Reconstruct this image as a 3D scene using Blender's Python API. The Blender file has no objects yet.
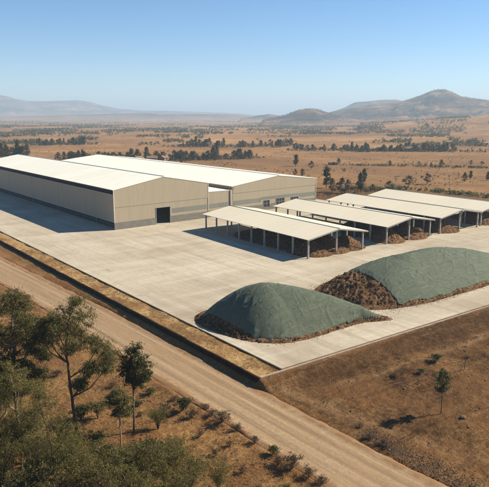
import bpy, math, random
import numpy as np
from mathutils import Vector, Matrix

S = bpy.context.scene
COL = S.collection
R_ = math.radians

# ------------------------------------------------------------------ helpers
def link(o, parent=None):
    COL.objects.link(o)
    if parent is not None:
        o.parent = parent
    return o

def tag(o, label=None, cat=None, group=None, kind=None):
    if label: o['label'] = label
    if cat: o['category'] = cat
    if group: o['group'] = group
    if kind: o['kind'] = kind
    return o

def thing(name, label, cat, loc=(0, 0, 0), rz=0.0, group=None):
    o = bpy.data.objects.new(name, None)
    o.empty_display_size = 0.3
    link(o)
    o.location = loc
    o.rotation_euler = (0, 0, rz)
    return tag(o, label, cat, group)

def copy_tree(o, parent=None):
    c = o.copy()
    COL.objects.link(c)
    if parent is not None:
        c.parent = parent
    for ch in list(o.children):
        copy_tree(ch, c)
    return c

class MB:
    """collects shapes for one mesh"""
    def __init__(s):
        s.v = []; s.f = []; s.m = []; s.sm = []
    def add(s, vs, fs, mi=0, smooth=False):
        b = len(s.v)
        s.v.extend([tuple(v) for v in vs])
        for f in fs:
            s.f.append(tuple(b + i for i in f)); s.m.append(mi); s.sm.append(smooth)
    def box(s, x0, x1, y0, y1, z0, z1, mi=0):
        s.hexa([(x0, y0), (x1, y0), (x1, y1), (x0, y1)], z0, z1, mi)
    def hexa(s, q, z0, z1, mi=0):
        vs = [(x, y, z0) for x, y in q] + [(x, y, z1) for x, y in q]
        s.add(vs, [(3, 2, 1, 0), (4, 5, 6, 7), (0, 1, 5, 4), (1, 2, 6, 5), (2, 3, 7, 6), (3, 0, 4, 7)], mi)
    def loft(s, a, b, mi=0, smooth=False, caps=True):
        n = len(a)
        fs = [(i, (i + 1) % n, n + (i + 1) % n, n + i) for i in range(n)]
        if caps:
            fs += [tuple(reversed(range(n))), tuple(range(n, 2 * n))]
        s.add(list(a) + list(b), fs, mi, smooth)
    def tube(s, pts, rad, n=6, mi=0):
        pts = [Vector(p) for p in pts]
        rings = []
        for i, p in enumerate(pts):
            t = (pts[min(i + 1, len(pts) - 1)] - pts[max(i - 1, 0)])
            if t.length < 1e-6: t = Vector((0, 0, 1))
            t.normalize()
            a = t.cross(Vector((0.31, 0.95, 0.02)))
            if a.length < 1e-3: a = t.cross(Vector((1, 0, 0)))
            a.normalize(); b = t.cross(a)
            r = rad[i] if hasattr(rad, '__len__') else rad
            rings.append([p + (a * math.cos(2 * math.pi * k / n) + b * math.sin(2 * math.pi * k / n)) * r for k in range(n)])
        vs = [v for r in rings for v in r]
        fs = []
        for i in range(len(rings) - 1):
            for k in range(n):
                fs.append((i * n + k, i * n + (k + 1) % n, (i + 1) * n + (k + 1) % n, (i + 1) * n + k))
        fs.append(tuple(range((len(rings) - 1) * n, len(rings) * n)))
        s.add(vs, fs, mi, True)
    def beam(s, p, q, w, h, mi=0):
        p = Vector(p); q = Vector(q); t = (q - p).normalized()
        side = t.cross(Vector((0, 0, 1)))
        if side.length < 1e-3: side = Vector((1, 0, 0))
        side.normalize(); up = side.cross(t)
        a = [p + side * (sx * w / 2) + up * (sz * h / 2) for sx, sz in ((-1, -1), (1, -1), (1, 1), (-1, 1))]
        b = [v + (q - p) for v in a]
        s.loft(a, b, mi)
    def build(s, name, mats, parent=None):
        me = bpy.data.meshes.new(name)
        me.from_pydata(s.v, [], s.f)
        for m in (mats if isinstance(mats, (list, tuple)) else [mats]):
            me.materials.append(m)
        me.polygons.foreach_set('material_index', s.m)
        me.polygons.foreach_set('use_smooth', s.sm)
        me.update()
        return link(bpy.data.objects.new(name, me), parent)

def np_mesh(name, verts, faces, mats, parent=None, smooth=False, mi=None, attrs=None):
    """verts (n,3), faces (m,k) arrays"""
    verts = np.ascontiguousarray(verts, dtype=np.float32)
    faces = np.ascontiguousarray(faces, dtype=np.int32)
    me = bpy.data.meshes.new(name)
    m, k = faces.shape
    me.vertices.add(len(verts)); me.vertices.foreach_set('co', verts.ravel())
    me.loops.add(m * k); me.loops.foreach_set('vertex_index', faces.ravel())
    me.polygons.add(m)
    me.polygons.foreach_set('loop_start', np.arange(0, m * k, k, dtype=np.int32))
    me.polygons.foreach_set('loop_total', np.full(m, k, dtype=np.int32))
    for mm in (mats if isinstance(mats, (list, tuple)) else [mats]):
        me.materials.append(mm)
    if mi is not None:
        me.polygons.foreach_set('material_index', np.ascontiguousarray(mi, dtype=np.int32))
    me.polygons.foreach_set('use_smooth', np.full(m, smooth, dtype=bool))
    for an, av in (attrs or {}).items():
        a = me.attributes.new(an, 'FLOAT', 'POINT')
        a.data.foreach_set('value', np.ascontiguousarray(av, dtype=np.float32))
    me.update(calc_edges=True)
    me.validate()
    return link(bpy.data.objects.new(name, me), parent)

def hash2(ix, iy, seed):
    with np.errstate(over='ignore'):
        h = (ix.astype(np.uint32) * np.uint32(374761393) + iy.astype(np.uint32) * np.uint32(668265263) + np.uint32(seed * 974634777 % 4294967296))
        h = (h ^ (h >> np.uint32(13))) * np.uint32(1274126177)
        h = h ^ (h >> np.uint32(16))
        h = h * np.uint32(2246822519); h = h ^ (h >> np.uint32(15))
    return (h & np.uint32(0xffffff)).astype(np.float64) / 0xffffff

def vnoise(x, y, seed=0):
    x = np.asarray(x, float); y = np.asarray(y, float)
    fx = np.floor(x); fy = np.floor(y)
    ix = fx.astype(np.int64); iy = fy.astype(np.int64)
    u = x - fx; v = y - fy
    u = u * u * (3 - 2 * u); v = v * v * (3 - 2 * v)
    a = hash2(ix, iy, seed); b = hash2(ix + 1, iy, seed)
    c = hash2(ix, iy + 1, seed); d = hash2(ix + 1, iy + 1, seed)
    return (a + (b - a) * u) * (1 - v) + (c + (d - c) * u) * v

def fbm(x, y, seed=0, oct=4, gain=0.5):
    s = 0; a = 1.0; t = 0
    for i in range(oct):
        s = s + a * (vnoise(x * 2 ** i + 17.3 * i, y * 2 ** i - 9.1 * i, seed + i) - 0.5); t += a; a *= gain
    return s / t * 2          # about -1..1

def sst(a, b, x):
    t = np.clip((np.asarray(x, float) - a) / (b - a), 0, 1)
    return t * t * (3 - 2 * t)

# ------------------------------------------------------------------ materials
class NT:
    def __init__(s, name, rough=0.9, spec=0.2):
        s.m = bpy.data.materials.new(name); s.m.use_nodes = True
        s.t = s.m.node_tree; s.t.nodes.clear()
        s.out = s.t.nodes.new('ShaderNodeOutputMaterial')
        s.b = s.t.nodes.new('ShaderNodeBsdfPrincipled')
        s.b.inputs['Roughness'].default_value = rough
        s.b.inputs['Specular IOR Level'].default_value = spec
        s.t.links.new(s.b.outputs[0], s.out.inputs[0])
        s._pos = None; s._obj = None
    def n(s, typ, **kw):
        o = s.t.nodes.new(typ)
        for k, v in kw.items(): setattr(o, k, v)
        return o
    def l(s, a, b): s.t.links.new(a, b)
    @property
    def pos(s):
        if s._pos is None: s._pos = s.n('ShaderNodeNewGeometry').outputs['Position']
        return s._pos
    @property
    def obj(s):
        if s._obj is None: s._obj = s.n('ShaderNodeTexCoord').outputs['Object']
        return s._obj
    def scale(s, vec, sc, rot=None):
        o = s.n('ShaderNodeMapping'); s.l(vec, o.inputs[0]); o.inputs['Scale'].default_value = sc
        if rot: o.inputs['Rotation'].default_value = rot
        return o.outputs[0]
    def noise(s, vec, sc, det=4, rough=0.55, dist=0.0):
        o = s.n('ShaderNodeTexNoise'); s.l(vec, o.inputs['Vector'])
        o.inputs['Scale'].default_value = sc; o.inputs['Detail'].default_value = det
        o.inputs['Roughness'].default_value = rough; o.inputs['Distortion'].default_value = dist
        return o.outputs['Fac']
    def ramp(s, fac, stops, interp='LINEAR'):
        o = s.n('ShaderNodeValToRGB'); s.l(fac, o.inputs[0]); o.color_ramp.interpolation = interp
        e = o.color_ramp.elements
        while len(e) < len(stops): e.new(0.5)
        for el, (p, c) in zip(e, stops):
            el.position = p
            el.color = (c, c, c, 1) if not hasattr(c, '__len__') else (*c, 1)
        return o.outputs[0]
    def mix(s, fac, a, b, mode='MIX'):
        o = s.n('ShaderNodeMix'); o.data_type = 'RGBA'; o.blend_type = mode
        if hasattr(fac, 'links'): s.l(fac, o.inputs[0])
        else: o.inputs[0].default_value = fac
        for k, v in ((6, a), (7, b)):
            if hasattr(v, 'links'): s.l(v, o.inputs[k])
            else: o.inputs[k].default_value = (*v, 1)
        return o.outputs[2]
    def math(s, op, a, b=None, clamp=False):
        o = s.n('ShaderNodeMath', operation=op); o.use_clamp = clamp
        for k, v in ((0, a), (1, b)):
            if v is None: continue
            if hasattr(v, 'links'): s.l(v, o.inputs[k])
            else: o.inputs[k].default_value = v
        return o.outputs[0]
    def attr(s, name):
        o = s.n('ShaderNodeAttribute'); o.attribute_name = name
        return o.outputs['Fac']
    def rnd(s):
        return s.n('ShaderNodeNewGeometry').outputs['Random Per Island']
    def color(s, c):
        if hasattr(c, 'links'): s.l(c, s.b.inputs['Base Color'])
        else: s.b.inputs['Base Color'].default_value = (*c, 1)
    def bump(s, h, dist=0.05, strength=1.0):
        o = s.n('ShaderNodeBump'); s.l(h, o.inputs['Height'])
        o.inputs['Distance'].default_value = dist; o.inputs['Strength'].default_value = strength
        s.l(o.outputs[0], s.b.inputs['Normal'])

def m_plain(name, c, rough=0.8, var=0.15, sc=1.5, spec=0.2, bump=0.0):
    k = NT(name, rough, spec)
    f = k.noise(k.pos, sc, 5, 0.6)
    lo = tuple(x * (1 - var) for x in c); hi = tuple(min(1, x * (1 + var)) for x in c)
    k.color(k.ramp(f, [(0.3, lo), (0.7, hi)]))
    if bump: k.bump(k.noise(k.pos, sc * 8, 4), bump)
    return k.m

pitch = math.atan((243.5 - 116.0) / 608.0)
yaw = math.atan(805 / math.hypot(608.0, 243.5 - 116.0))

def m_terrain():
    k = NT('dry_ground', 0.97, 0.05)
    p = k.pos
    fine = k.noise(p, 1.6, 6, 0.68)
    med = k.noise(p, 0.16, 5, 0.6, 0.4)
    big = k.noise(k.scale(p, (0.0032, 0.0056, 0.004)), 1.0, 7, 0.62, 0.8)
    grass = k.ramp(fine, [(0.30, (0.125, 0.068, 0.031)), (0.5, (0.245, 0.142, 0.064)), (0.70, (0.37, 0.235, 0.112))])
    grass = k.mix(k.ramp(med, [(0.40, 0.0), (0.62, 1.0)]), grass, (0.19, 0.098, 0.045))
    soil = k.ramp(fine, [(0.30, (0.030, 0.016, 0.008)), (0.5, (0.088, 0.048, 0.023)), (0.70, (0.180, 0.106, 0.054))])
    soil = k.mix(k.ramp(med, [(0.45, 0.0), (0.66, 1.0)]), soil, (0.130, 0.072, 0.034))
    soil = k.mix(k.math('MULTIPLY', k.attr('pale'), k.ramp(fine, [(0.3, 0.4), (0.6, 0.9)])), soil, (0.255, 0.165, 0.092))
    sk_ = k.noise(k.scale(p, (0.10, 0.75, 0.5), (0, 0, R_(12))), 1.0, 7, 0.72, 0.9)
    soil = k.mix(k.ramp(sk_, [(0.36, 0.85), (0.46, 0.0)]), soil, (0.040, 0.022, 0.011))
    soil = k.mix(k.ramp(sk_, [(0.55, 0.0), (0.68, 0.7)]), soil, (0.255, 0.165, 0.090))
    near = k.mix(k.attr('soil'), grass, soil)
    plain = k.ramp(big, [(0.30, (0.120, 0.066, 0.033)), (0.42, (0.215, 0.120, 0.055)), (0.54, (0.30, 0.172, 0.076)), (0.68, (0.37, 0.228, 0.108))])
    pf = k.noise(p, 0.045, 6, 0.72)
    pf2 = k.noise(p, 0.30, 6, 0.75)
    plain = k.mix(k.ramp(pf2, [(0.46, 0.0), (0.66, 0.65)]), plain, (0.135, 0.082, 0.045))
    plain = k.mix(k.ramp(pf, [(0.42, 0.0), (0.66, 0.8)]), plain, (0.115, 0.072, 0.042))
    ba = k.noise(k.scale(p, (0.021, 0.0032, 0.01), (0, 0, -yaw)), 1.0, 6, 0.65, 0.4)
    plain = k.mix(k.ramp(ba, [(0.52, 0.0), (0.62, 0.7)]), plain, (0.15, 0.088, 0.050))
    plain = k.mix(k.ramp(ba, [(0.30, 0.6), (0.40, 0.0)]), plain, (0.39, 0.250, 0.128))
    near = k.mix(k.math('MULTIPLY', k.attr('bank_dark'), k.ramp(fine, [(0.35, 1.0), (0.75, 0.4)])), near, (0.052, 0.030, 0.016))
    near = k.mix(1.0, near, (1.0, 0.925, 0.80), 'MULTIPLY')
    near = k.mix(k.attr('gold'), near, k.ramp(fine, [(0.3, (0.24, 0.142, 0.058)), (0.55, (0.46, 0.305, 0.135)), (0.7, (0.57, 0.41, 0.20))]))
    plain = k.mix(1.0, plain, (1.24, 1.18, 1.06), 'MULTIPLY')
    col = k.mix(k.attr('far'), near, plain)
    rockn = k.noise(k.scale(p, (0.0035, 0.0035, 0.035)), 1.0, 7, 0.7, 0.3)
    rock = k.ramp(rockn, [(0.38, (0.020, 0.013, 0.010)), (0.47, (0.080, 0.043, 0.026)), (0.54, (0.17, 0.094, 0.055)), (0.64, (0.33, 0.20, 0.115))])
    hb = k.noise(k.scale(p, (0.011, 0.011, 0.02)), 1.0, 6, 0.7, 0.3)
    rock = k.mix(k.ramp(hb, [(0.52, 0.0), (0.60, 0.85)]), rock, (0.028, 0.026, 0.018))
    col = k.mix(k.attr('hill'), col, rock)
    k.color(col)
    h = k.math('ADD', k.math('MULTIPLY', k.noise(p, 3.5, 6, 0.7), 0.6), fine)
    k.bump(h, 0.34, 1.0)
    return k.m

def m_road():
    k = NT('dirt_road_surface', 0.95, 0.08)
    p = k.pos
    cx = k.attr('across'); al = k.attr('along')
    comb = k.n('ShaderNodeCombineXYZ'); k.l(cx, comb.inputs[0]); k.l(al, comb.inputs[1])
    st = k.noise(k.scale(comb.outputs[0], (1.5, 0.016, 1)), 1.0, 6, 0.6, 0.5)
    fine = k.noise(p, 2.2, 6, 0.7)
    med = k.noise(p, 0.3, 4, 0.6)
    c = k.ramp(st, [(0.36, (0.205, 0.136, 0.076)), (0.5, (0.295, 0.204, 0.118)), (0.64, (0.375, 0.275, 0.168))])
    c = k.mix(k.ramp(fine, [(0.35, 0.55), (0.7, 0.0)]), c, (0.185, 0.118, 0.07))
    c = k.mix(k.ramp(med, [(0.45, 0.0), (0.7, 0.5)]), c, (0.28, 0.182, 0.107))
    e = k.math('ADD', k.attr('edge'), k.math('MULTIPLY', k.math('SUBTRACT', k.noise(p, 0.5, 6, 0.75), 0.5), 2.6))
    c = k.mix(k.ramp(e, [(0.35, 0.0), (0.75, 1.0)]), c, (0.215, 0.122, 0.060))
    k.color(c)
    k.bump(k.math('ADD', k.math('MULTIPLY', st, 0.8), fine), 0.10, 0.5)
    return k.m

def m_concrete(name, a, b, c, sc=0.05, stain=(0.215, 0.175, 0.128), joint=None):
    k = NT(name, 0.9, 0.12)
    p = k.pos
    big = k.noise(p, sc, 6, 0.62, 0.6)
    col = k.ramp(big, [(0.3, a), (0.5, b), (0.7, c)])
    fine = k.noise(p, 1.3, 6, 0.7)
    col = k.mix(k.ramp(fine, [(0.3, 0.35), (0.62, 0.0)]), col, stain)
    tr = k.noise(k.scale(p, (0.30, 0.022, 1), (0, 0, R_(24))), 1.0, 5, 0.6, 0.8)
    col = k.mix(k.ramp(tr, [(0.48, 0.0), (0.68, 0.35)]), col, stain)
    tr2 = k.noise(k.scale(p, (0.025, 0.33, 1), (0, 0, R_(8))), 1.0, 5, 0.6, 0.6)
    col = k.mix(k.ramp(tr2, [(0.5, 0.0), (0.7, 0.45)]), col, c)
    for ang, sc2, amt2 in ((62, 0.40, .22), (14, 0.55, .18), (-28, 0.45, .22)):
        tt = k.noise(k.scale(p, (sc2, 0.02, 1), (0, 0, R_(ang))), 1.0, 4, 0.6, 0.5)
        col = k.mix(k.ramp(tt, [(0.56, 0.0), (0.62, amt2), (0.66, 0.1)]), col, stain)
    blot = k.noise(p, 0.22, 7, 0.75, 0.3)
    col = k.mix(k.ramp(blot, [(0.30, 0.5), (0.42, 0.0)]), col, tuple(x * .72 for x in stain))
    sep = k.n('ShaderNodeSeparateXYZ'); k.l(p, sep.inputs[0])
    for ax in (0, 1):
        ph = k.math('FRACT', k.math('DIVIDE', k.math('ADD', sep.outputs[ax], 1.3), 6.0))
        ln = k.ramp(ph, [(0.0, 1.0), (0.006, 1.0), (0.010, 0.0), (0.990, 0.0), (0.994, 1.0)])
        col = k.mix(k.math('MULTIPLY', ln, k.ramp(blot, [(0.40, 0.02), (0.62, 0.22)])), col, tuple(x * .6 for x in stain))
    k.color(col)
    k.bump(fine, 0.02, 0.5)
    return k.m

def m_blocks(name, a, b, mortar):
    k = NT(name, 0.9, 0.1)
    sep = k.n('ShaderNodeSeparateXYZ'); k.l(k.pos, sep.inputs[0])
    cb = k.n('ShaderNodeCombineXYZ'); k.l(k.math('ADD', sep.outputs[0], sep.outputs[1]), cb.inputs[0]); k.l(sep.outputs[2], cb.inputs[1])
    br = k.n('ShaderNodeTexBrick'); k.l(cb.outputs[0], br.inputs['Vector'])
    br.inputs['Color1'].default_value = (*a, 1); br.inputs['Color2'].default_value = (*b, 1); br.inputs['Mortar'].default_value = (*mortar, 1)
    br.inputs['Scale'].default_value = 1.0; br.inputs['Brick Width'].default_value = 0.9; br.inputs['Row Height'].default_value = 0.45
    br.inputs['Mortar Size'].default_value = 0.03
    f = k.noise(k.pos, 0.7, 5, 0.65)
    k.color(k.mix(k.ramp(f, [(0.35, 0.5), (0.65, 0.0)]), br.outputs['Color'], tuple(x * 0.7 for x in a)))
    return k.m

def m_sheet(name, c, axis, pitch=1.0, var=0.10, rough=0.55, spec=0.3, streak=(0.25, 0.2, 0.14), amt=0.3, ribc=0.10, ribh=0.02):
    """profiled painted steel sheet: ribs along z or along the slope, panel to panel tint, dust streaks"""
    k = NT(name, rough, spec)
    sep = k.n('ShaderNodeSeparateXYZ'); k.l(k.obj, sep.inputs[0])
    a = sep.outputs[axis]
    ph = k.math('FRACT', k.math('DIVIDE', a, pitch))
    rib = k.ramp(ph, [(0.0, 1.0), (0.06, 1.0), (0.12, 0.0), (0.88, 0.0), (0.94, 1.0)])
    cell = k.math('FLOOR', k.math('DIVIDE', a, pitch * 3))
    wn = k.n('ShaderNodeTexWhiteNoise', noise_dimensions='1D'); k.l(cell, wn.inputs['W'])
    lo = tuple(x * (1 - var) for x in c)
    col = k.mix(wn.outputs['Value'], lo, c)
    sc = [0.12, 0.12, 0.12]
    sc[axis] = 1.6
    f = k.noise(k.scale(k.obj, sc), 1.0, 6, 0.62, 0.3)
    col = k.mix(k.ramp(f, [(0.46, 0.0), (0.75, amt)]), col, streak)
    col = k.mix(k.math('MULTIPLY', rib, ribc), col, tuple(x * 0.62 for x in c))
    k.color(col)
    k.bump(rib, ribh, 0.6)
    return k.m

def m_soilpile():
    k = NT('compost', 0.98, 0.04)
    f = k.noise(k.pos, 1.9, 7, 0.75)
    g = k.noise(k.pos, 0.45, 4, 0.6)
    c = k.ramp(f, [(0.32, (0.024, 0.013, 0.007)), (0.47, (0.125, 0.066, 0.033)), (0.64, (0.34, 0.205, 0.110))])
    c = k.mix(k.ramp(g, [(0.4, 0.0), (0.7, 0.5)]), c, (0.115, 0.064, 0.033))
    k.color(c)
    k.bump(k.math('ADD', f, k.noise(k.pos, 7, 5, 0.7)), 0.3, 0.9)
    return k.m

def m_tarp():
    k = NT('green_cover_fabric', 0.8, 0.15)
    p_ = k.pos
    f = k.noise(k.pos, 0.35, 6, 0.65, 0.5)
    w = k.noise(k.scale(k.pos, (0.4, 1.8, 1.0), (0, 0, R_(20))), 1.0, 6, 0.65, 1.2)
    c = k.ramp(f, [(0.3, (0.082, 0.100, 0.068)), (0.55, (0.102, 0.122, 0.086)), (0.75, (0.128, 0.148, 0.108))])
    dust = k.noise(k.pos, 2.2, 6, 0.7)
    c = k.mix(k.ramp(dust, [(0.5, 0.0), (0.8, 0.35)]), c, (0.18, 0.165, 0.115))
    k.color(c)
    w2 = k.n('ShaderNodeTexNoise'); w2.noise_type = 'RIDGED_MULTIFRACTAL'; k.l(k.scale(k.pos, (0.5, 1.1, 0.8), (0, 0, R_(35))), w2.inputs['Vector']); w2.inputs['Scale'].default_value = 0.9; w2.inputs['Detail'].default_value = 4; w2.inputs['Distortion'].default_value = 0.8
    gr = k.noise(p_, 5.0, 5, 0.75)
    c = k.mix(k.ramp(gr, [(0.35, 0.45), (0.6, 0.0)]), c, (0.058, 0.072, 0.046))
    st_ = k.noise(k.scale(p_, (0.25, 2.2, 0.6), (0, 0, R_(-25))), 1.0, 5, 0.7, 0.6)
    c = k.mix(k.ramp(st_, [(0.52, 0.0), (0.70, 0.45)]), c, (0.165, 0.175, 0.125))
    k.color(c)
    w = k.math('ADD', w, k.math('MULTIPLY', gr, 0.35))
    k.bump(k.math('ADD', k.math('MULTIPLY', w, 0.7), k.math('MULTIPLY', w2.outputs['Fac'], 0.35)), 0.3, 1.0)
    return k.m

def m_leaf(name, stops, trans=0.25):
    k = NT(name, 0.65, 0.18)
    oi = k.n('ShaderNodeObjectInfo')
    r = k.rnd()
    c = k.ramp(r, stops)
    hsv = k.n('ShaderNodeHueSaturation'); k.l(c, hsv.inputs['Color'])
    k.l(k.math('ADD', 0.82, k.math('MULTIPLY', oi.outputs['Random'], 0.36)), hsv.inputs['Value'])
    k.color(hsv.outputs[0])
    tr = k.n('ShaderNodeBsdfTranslucent'); k.l(hsv.outputs[0], tr.inputs[0])
    ms = k.n('ShaderNodeMixShader'); ms.inputs[0].default_value = trans
    k.l(k.b.outputs[0], ms.inputs[1]); k.l(tr.outputs[0], ms.inputs[2]); k.l(ms.outputs[0], k.out.inputs[0])
    return k.m

M = {}
M['ground'] = m_terrain()
M['road'] = m_road()
M['pad'] = m_concrete('yard_concrete', (0.315, 0.260, 0.188), (0.405, 0.348, 0.264), (0.50, 0.440, 0.348))
M['kerb'] = m_plain('kerb_concrete', (0.30, 0.25, 0.20), 0.9, 0.25, 0.8)
M['kerb_dark'] = m_plain('weathered_kerb', (0.10, 0.074, 0.050), 0.9, 0.4, 0.8)
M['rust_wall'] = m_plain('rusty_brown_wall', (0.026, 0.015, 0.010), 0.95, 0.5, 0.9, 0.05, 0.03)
M['wall_y'] = m_sheet('beige_wall_sheet', (0.36, 0.298, 0.208), 0, 0.5, 0.04, ribc=0.06, ribh=0.012)
M['wall_x'] = m_sheet('beige_side_sheet', (0.36, 0.298, 0.208), 1, 0.5, 0.04, ribc=0.06, ribh=0.012)
M['roof_y'] = m_sheet('cream_roof_sheet', (0.80, 0.77, 0.655), 1, 3.0, 0.05, 0.5, 0.25, (0.58, 0.50, 0.36), 0.4, 0.06, 0.006)
M['shed_roof'] = m_sheet('cream_shed_roof', (0.64, 0.57, 0.435), 1, 2.4, 0.04, 0.55, 0.2, (0.54, 0.45, 0.32), 0.4, 0.04, 0.004)
M['trim'] = m_plain('pale_trim', (0.55, 0.48, 0.36), 0.6, 0.1)
M['fascia'] = m_plain('brown_fascia', (0.26, 0.19, 0.115), 0.7, 0.15)
M['block'] = m_blocks('grey_block', (0.20, 0.188, 0.162), (0.165, 0.156, 0.137), (0.25, 0.23, 0.20))
M['strip'] = m_sheet('grey_light_strip', (0.215, 0.22, 0.19), 0, 1.0, 0.15, 0.4, 0.4)
M['steel'] = m_plain('grey_steel', (0.27, 0.26, 0.24), 0.6, 0.2, 1.0, 0.4)
M['post'] = m_plain('grey_post', (0.33, 0.31, 0.28), 0.75, 0.2, 1.2)
M['dark'] = m_plain('dark_inside', (0.02, 0.024, 0.03), 0.8, 0.2)
M['louvre'] = m_plain('dark_louvre', (0.06, 0.062, 0.065), 0.6, 0.2)
M['mullion'] = m_plain('blue_grey_mullion', (0.10, 0.12, 0.14), 0.6, 0.15)
M['glass'] = NT('window_glass', 0.08, 0.6).m
M['glass'].node_tree.nodes['Principled BSDF'].inputs['Base Color'].default_value = (0.035, 0.04, 0.045, 1)
M['soilpile'] = m_soilpile()
M['tarp'] = m_tarp()
M['bark'] = m_plain('tree_bark', (0.115, 0.082, 0.055), 0.95, 0.35, 3.0, 0.05, 0.02)
M['pale_bark'] = m_plain('pale_bark', (0.22, 0.17, 0.12), 0.95, 0.35, 3.0, 0.05, 0.02)
M['leaf'] = m_leaf('eucalypt_leaves', [(0.0, (0.050, 0.050, 0.015)), (0.5, (0.115, 0.108, 0.034)), (0.85, (0.175, 0.156, 0.055)), (1.0, (0.25, 0.19, 0.078))], 0.45)
M['leaf_dark'] = m_leaf('dark_leaves', [(0.0, (0.036, 0.041, 0.013)), (0.6, (0.080, 0.083, 0.027)), (1.0, (0.15, 0.138, 0.050))], 0.4)
M['leaf_olive'] = m_leaf('olive_leaves', [(0.0, (0.072, 0.064, 0.017)), (0.5, (0.145, 0.130, 0.036)), (1.0, (0.24, 0.195, 0.062))], 0.45)
M['leaf_dry'] = m_leaf('dry_leaves', [(0.0, (0.045, 0.028, 0.016)), (0.6, (0.090, 0.058, 0.032)), (1.0, (0.17, 0.11, 0.055))])
M['leaf_far'] = m_leaf('far_leaves', [(0.0, (0.034, 0.038, 0.018)), (0.6, (0.072, 0.072, 0.033)), (1.0, (0.15, 0.125, 0.062))], 0.4)
M['straw'] = m_leaf('straw', [(0.0, (0.20, 0.115, 0.050)), (0.5, (0.34, 0.21, 0.095)), (1.0, (0.46, 0.31, 0.15))], 0.2)
M['stone'] = m_plain('stones', (0.155, 0.105, 0.068), 0.95, 0.4, 2.0)
M['gravel'] = m_plain('grey_gravel', (0.120, 0.082, 0.055), 0.95, 0.5, 3.0, 0.1, 0.12)
M['hut'] = m_plain('mud_wall', (0.26, 0.15, 0.09), 0.95, 0.25)
M['hut_roof'] = m_plain('thatch_roof', (0.20, 0.135, 0.085), 0.6, 0.25)

# ------------------------------------------------------------------ camera
CAMH = 28.0; FPX = 608.0; CXP, CYP, HZ = 244.5, 243.5, 116.0
pitch = math.atan((CYP - HZ) / FPX)
yaw = math.atan(805 / math.hypot(FPX, CYP - HZ))
Fh = np.array([math.cos(yaw), math.sin(yaw), 0.0]); Rt = np.array([math.sin(yaw), -math.cos(yaw), 0.0])
cam_d = bpy.data.cameras.new('camera'); cam = bpy.data.objects.new('camera', cam_d); link(cam)
cam_d.sensor_fit = 'HORIZONTAL'; cam_d.sensor_width = 36.0; cam_d.lens = 36.0 * FPX / 489.0
cam_d.clip_start = 0.5; cam_d.clip_end = 80000
wv = Vector(Fh) * math.cos(pitch) - Vector((0, 0, 1)) * math.sin(pitch)
uv = Vector(Fh) * math.sin(pitch) + Vector((0, 0, 1)) * math.cos(pitch)
rv = Vector(Rt)
cam.matrix_world = Matrix(((rv.x, uv.x, -wv.x, 0), (rv.y, uv.y, -wv.y, 0), (rv.z, uv.z, -wv.z, CAMH), (0, 0, 0, 1)))
S.camera = cam

# ------------------------------------------------------------------ terrain
def road_c(y):
    return np.interp(y, [-80, 10, 30, 48, 83, 104, 131, 170, 230, 300, 480], [44, 36.6, 35.4, 35.0, 34.1, 33.0, 31.6, 29.0, 25, 19, 0])

def azim(px):           # bearing of a far landmark, from the camera's level heading
    return yaw - np.arctan((np.asarray(px, float) - 244.5) / 621.0)

def elev(py, D):        # height of a far skyline at distance D
    return CAMH + D * (116.0 - np.asarray(py, float)) / 621.0

RIDGES = [  # distance, radial width, skyline bearings and levels, roughness, hill-ness
    (2850, 720, [300, 330, 350, 365, 385, 397, 409, 420, 429, 436, 442, 450, 460, 471, 480, 489, 520, 600, 700],
                 [118, 111, 107, 104.5, 103, 101, 98.4, 94.6, 91.2, 89.6, 89.6, 92, 96.5, 98.3, 99.2, 100.4, 105, 110, 116], 1.0),
    (4200, 560, [310, 335, 346, 350, 355, 365, 380, 396, 402, 420, 470, 530], [117, 110, 106, 103.5, 101.5, 100.8, 99.3, 99, 101, 106, 99.5, 112], 0.8),
    (2250, 360, [262, 276, 286, 292, 298, 305, 312, 318, 325, 334, 346, 360], [118, 115.5, 113, 110.5, 108.6, 107.3, 107.2, 107.8, 109.8, 112.4, 115.5, 118], 0.8),
    (3350, 320, [240, 252, 258, 264, 268, 275, 284, 300], [117, 115.6, 114.2, 113.7, 112.9, 113.8, 115.2, 118], 0.7),
    (7000, 1100, [-300, -120, -40, 0, 8, 18, 28, 45, 62, 78, 92, 103, 118, 140, 170, 205, 240, 275],
                  [104, 99, 94, 96.3, 97.4, 99.8, 101.6, 101.8, 101.2, 100.4, 102.2, 105.5, 108.5, 110, 110.5, 111.5, 113, 116.5], 0.6),
    (1500, 420, [360, 385, 405, 425, 450, 489, 540, 640], [127, 126, 125, 123.5, 121.6, 119.4, 116, 118], 0.25),
    (4500, 700, [-200, 20, 70, 100, 130, 150, 165, 190, 225, 245, 270], [116, 115.5, 114.2, 113.5, 112.6, 112.4, 113.4, 113.2, 113.6, 114.6, 117], 0.6),
]

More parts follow.
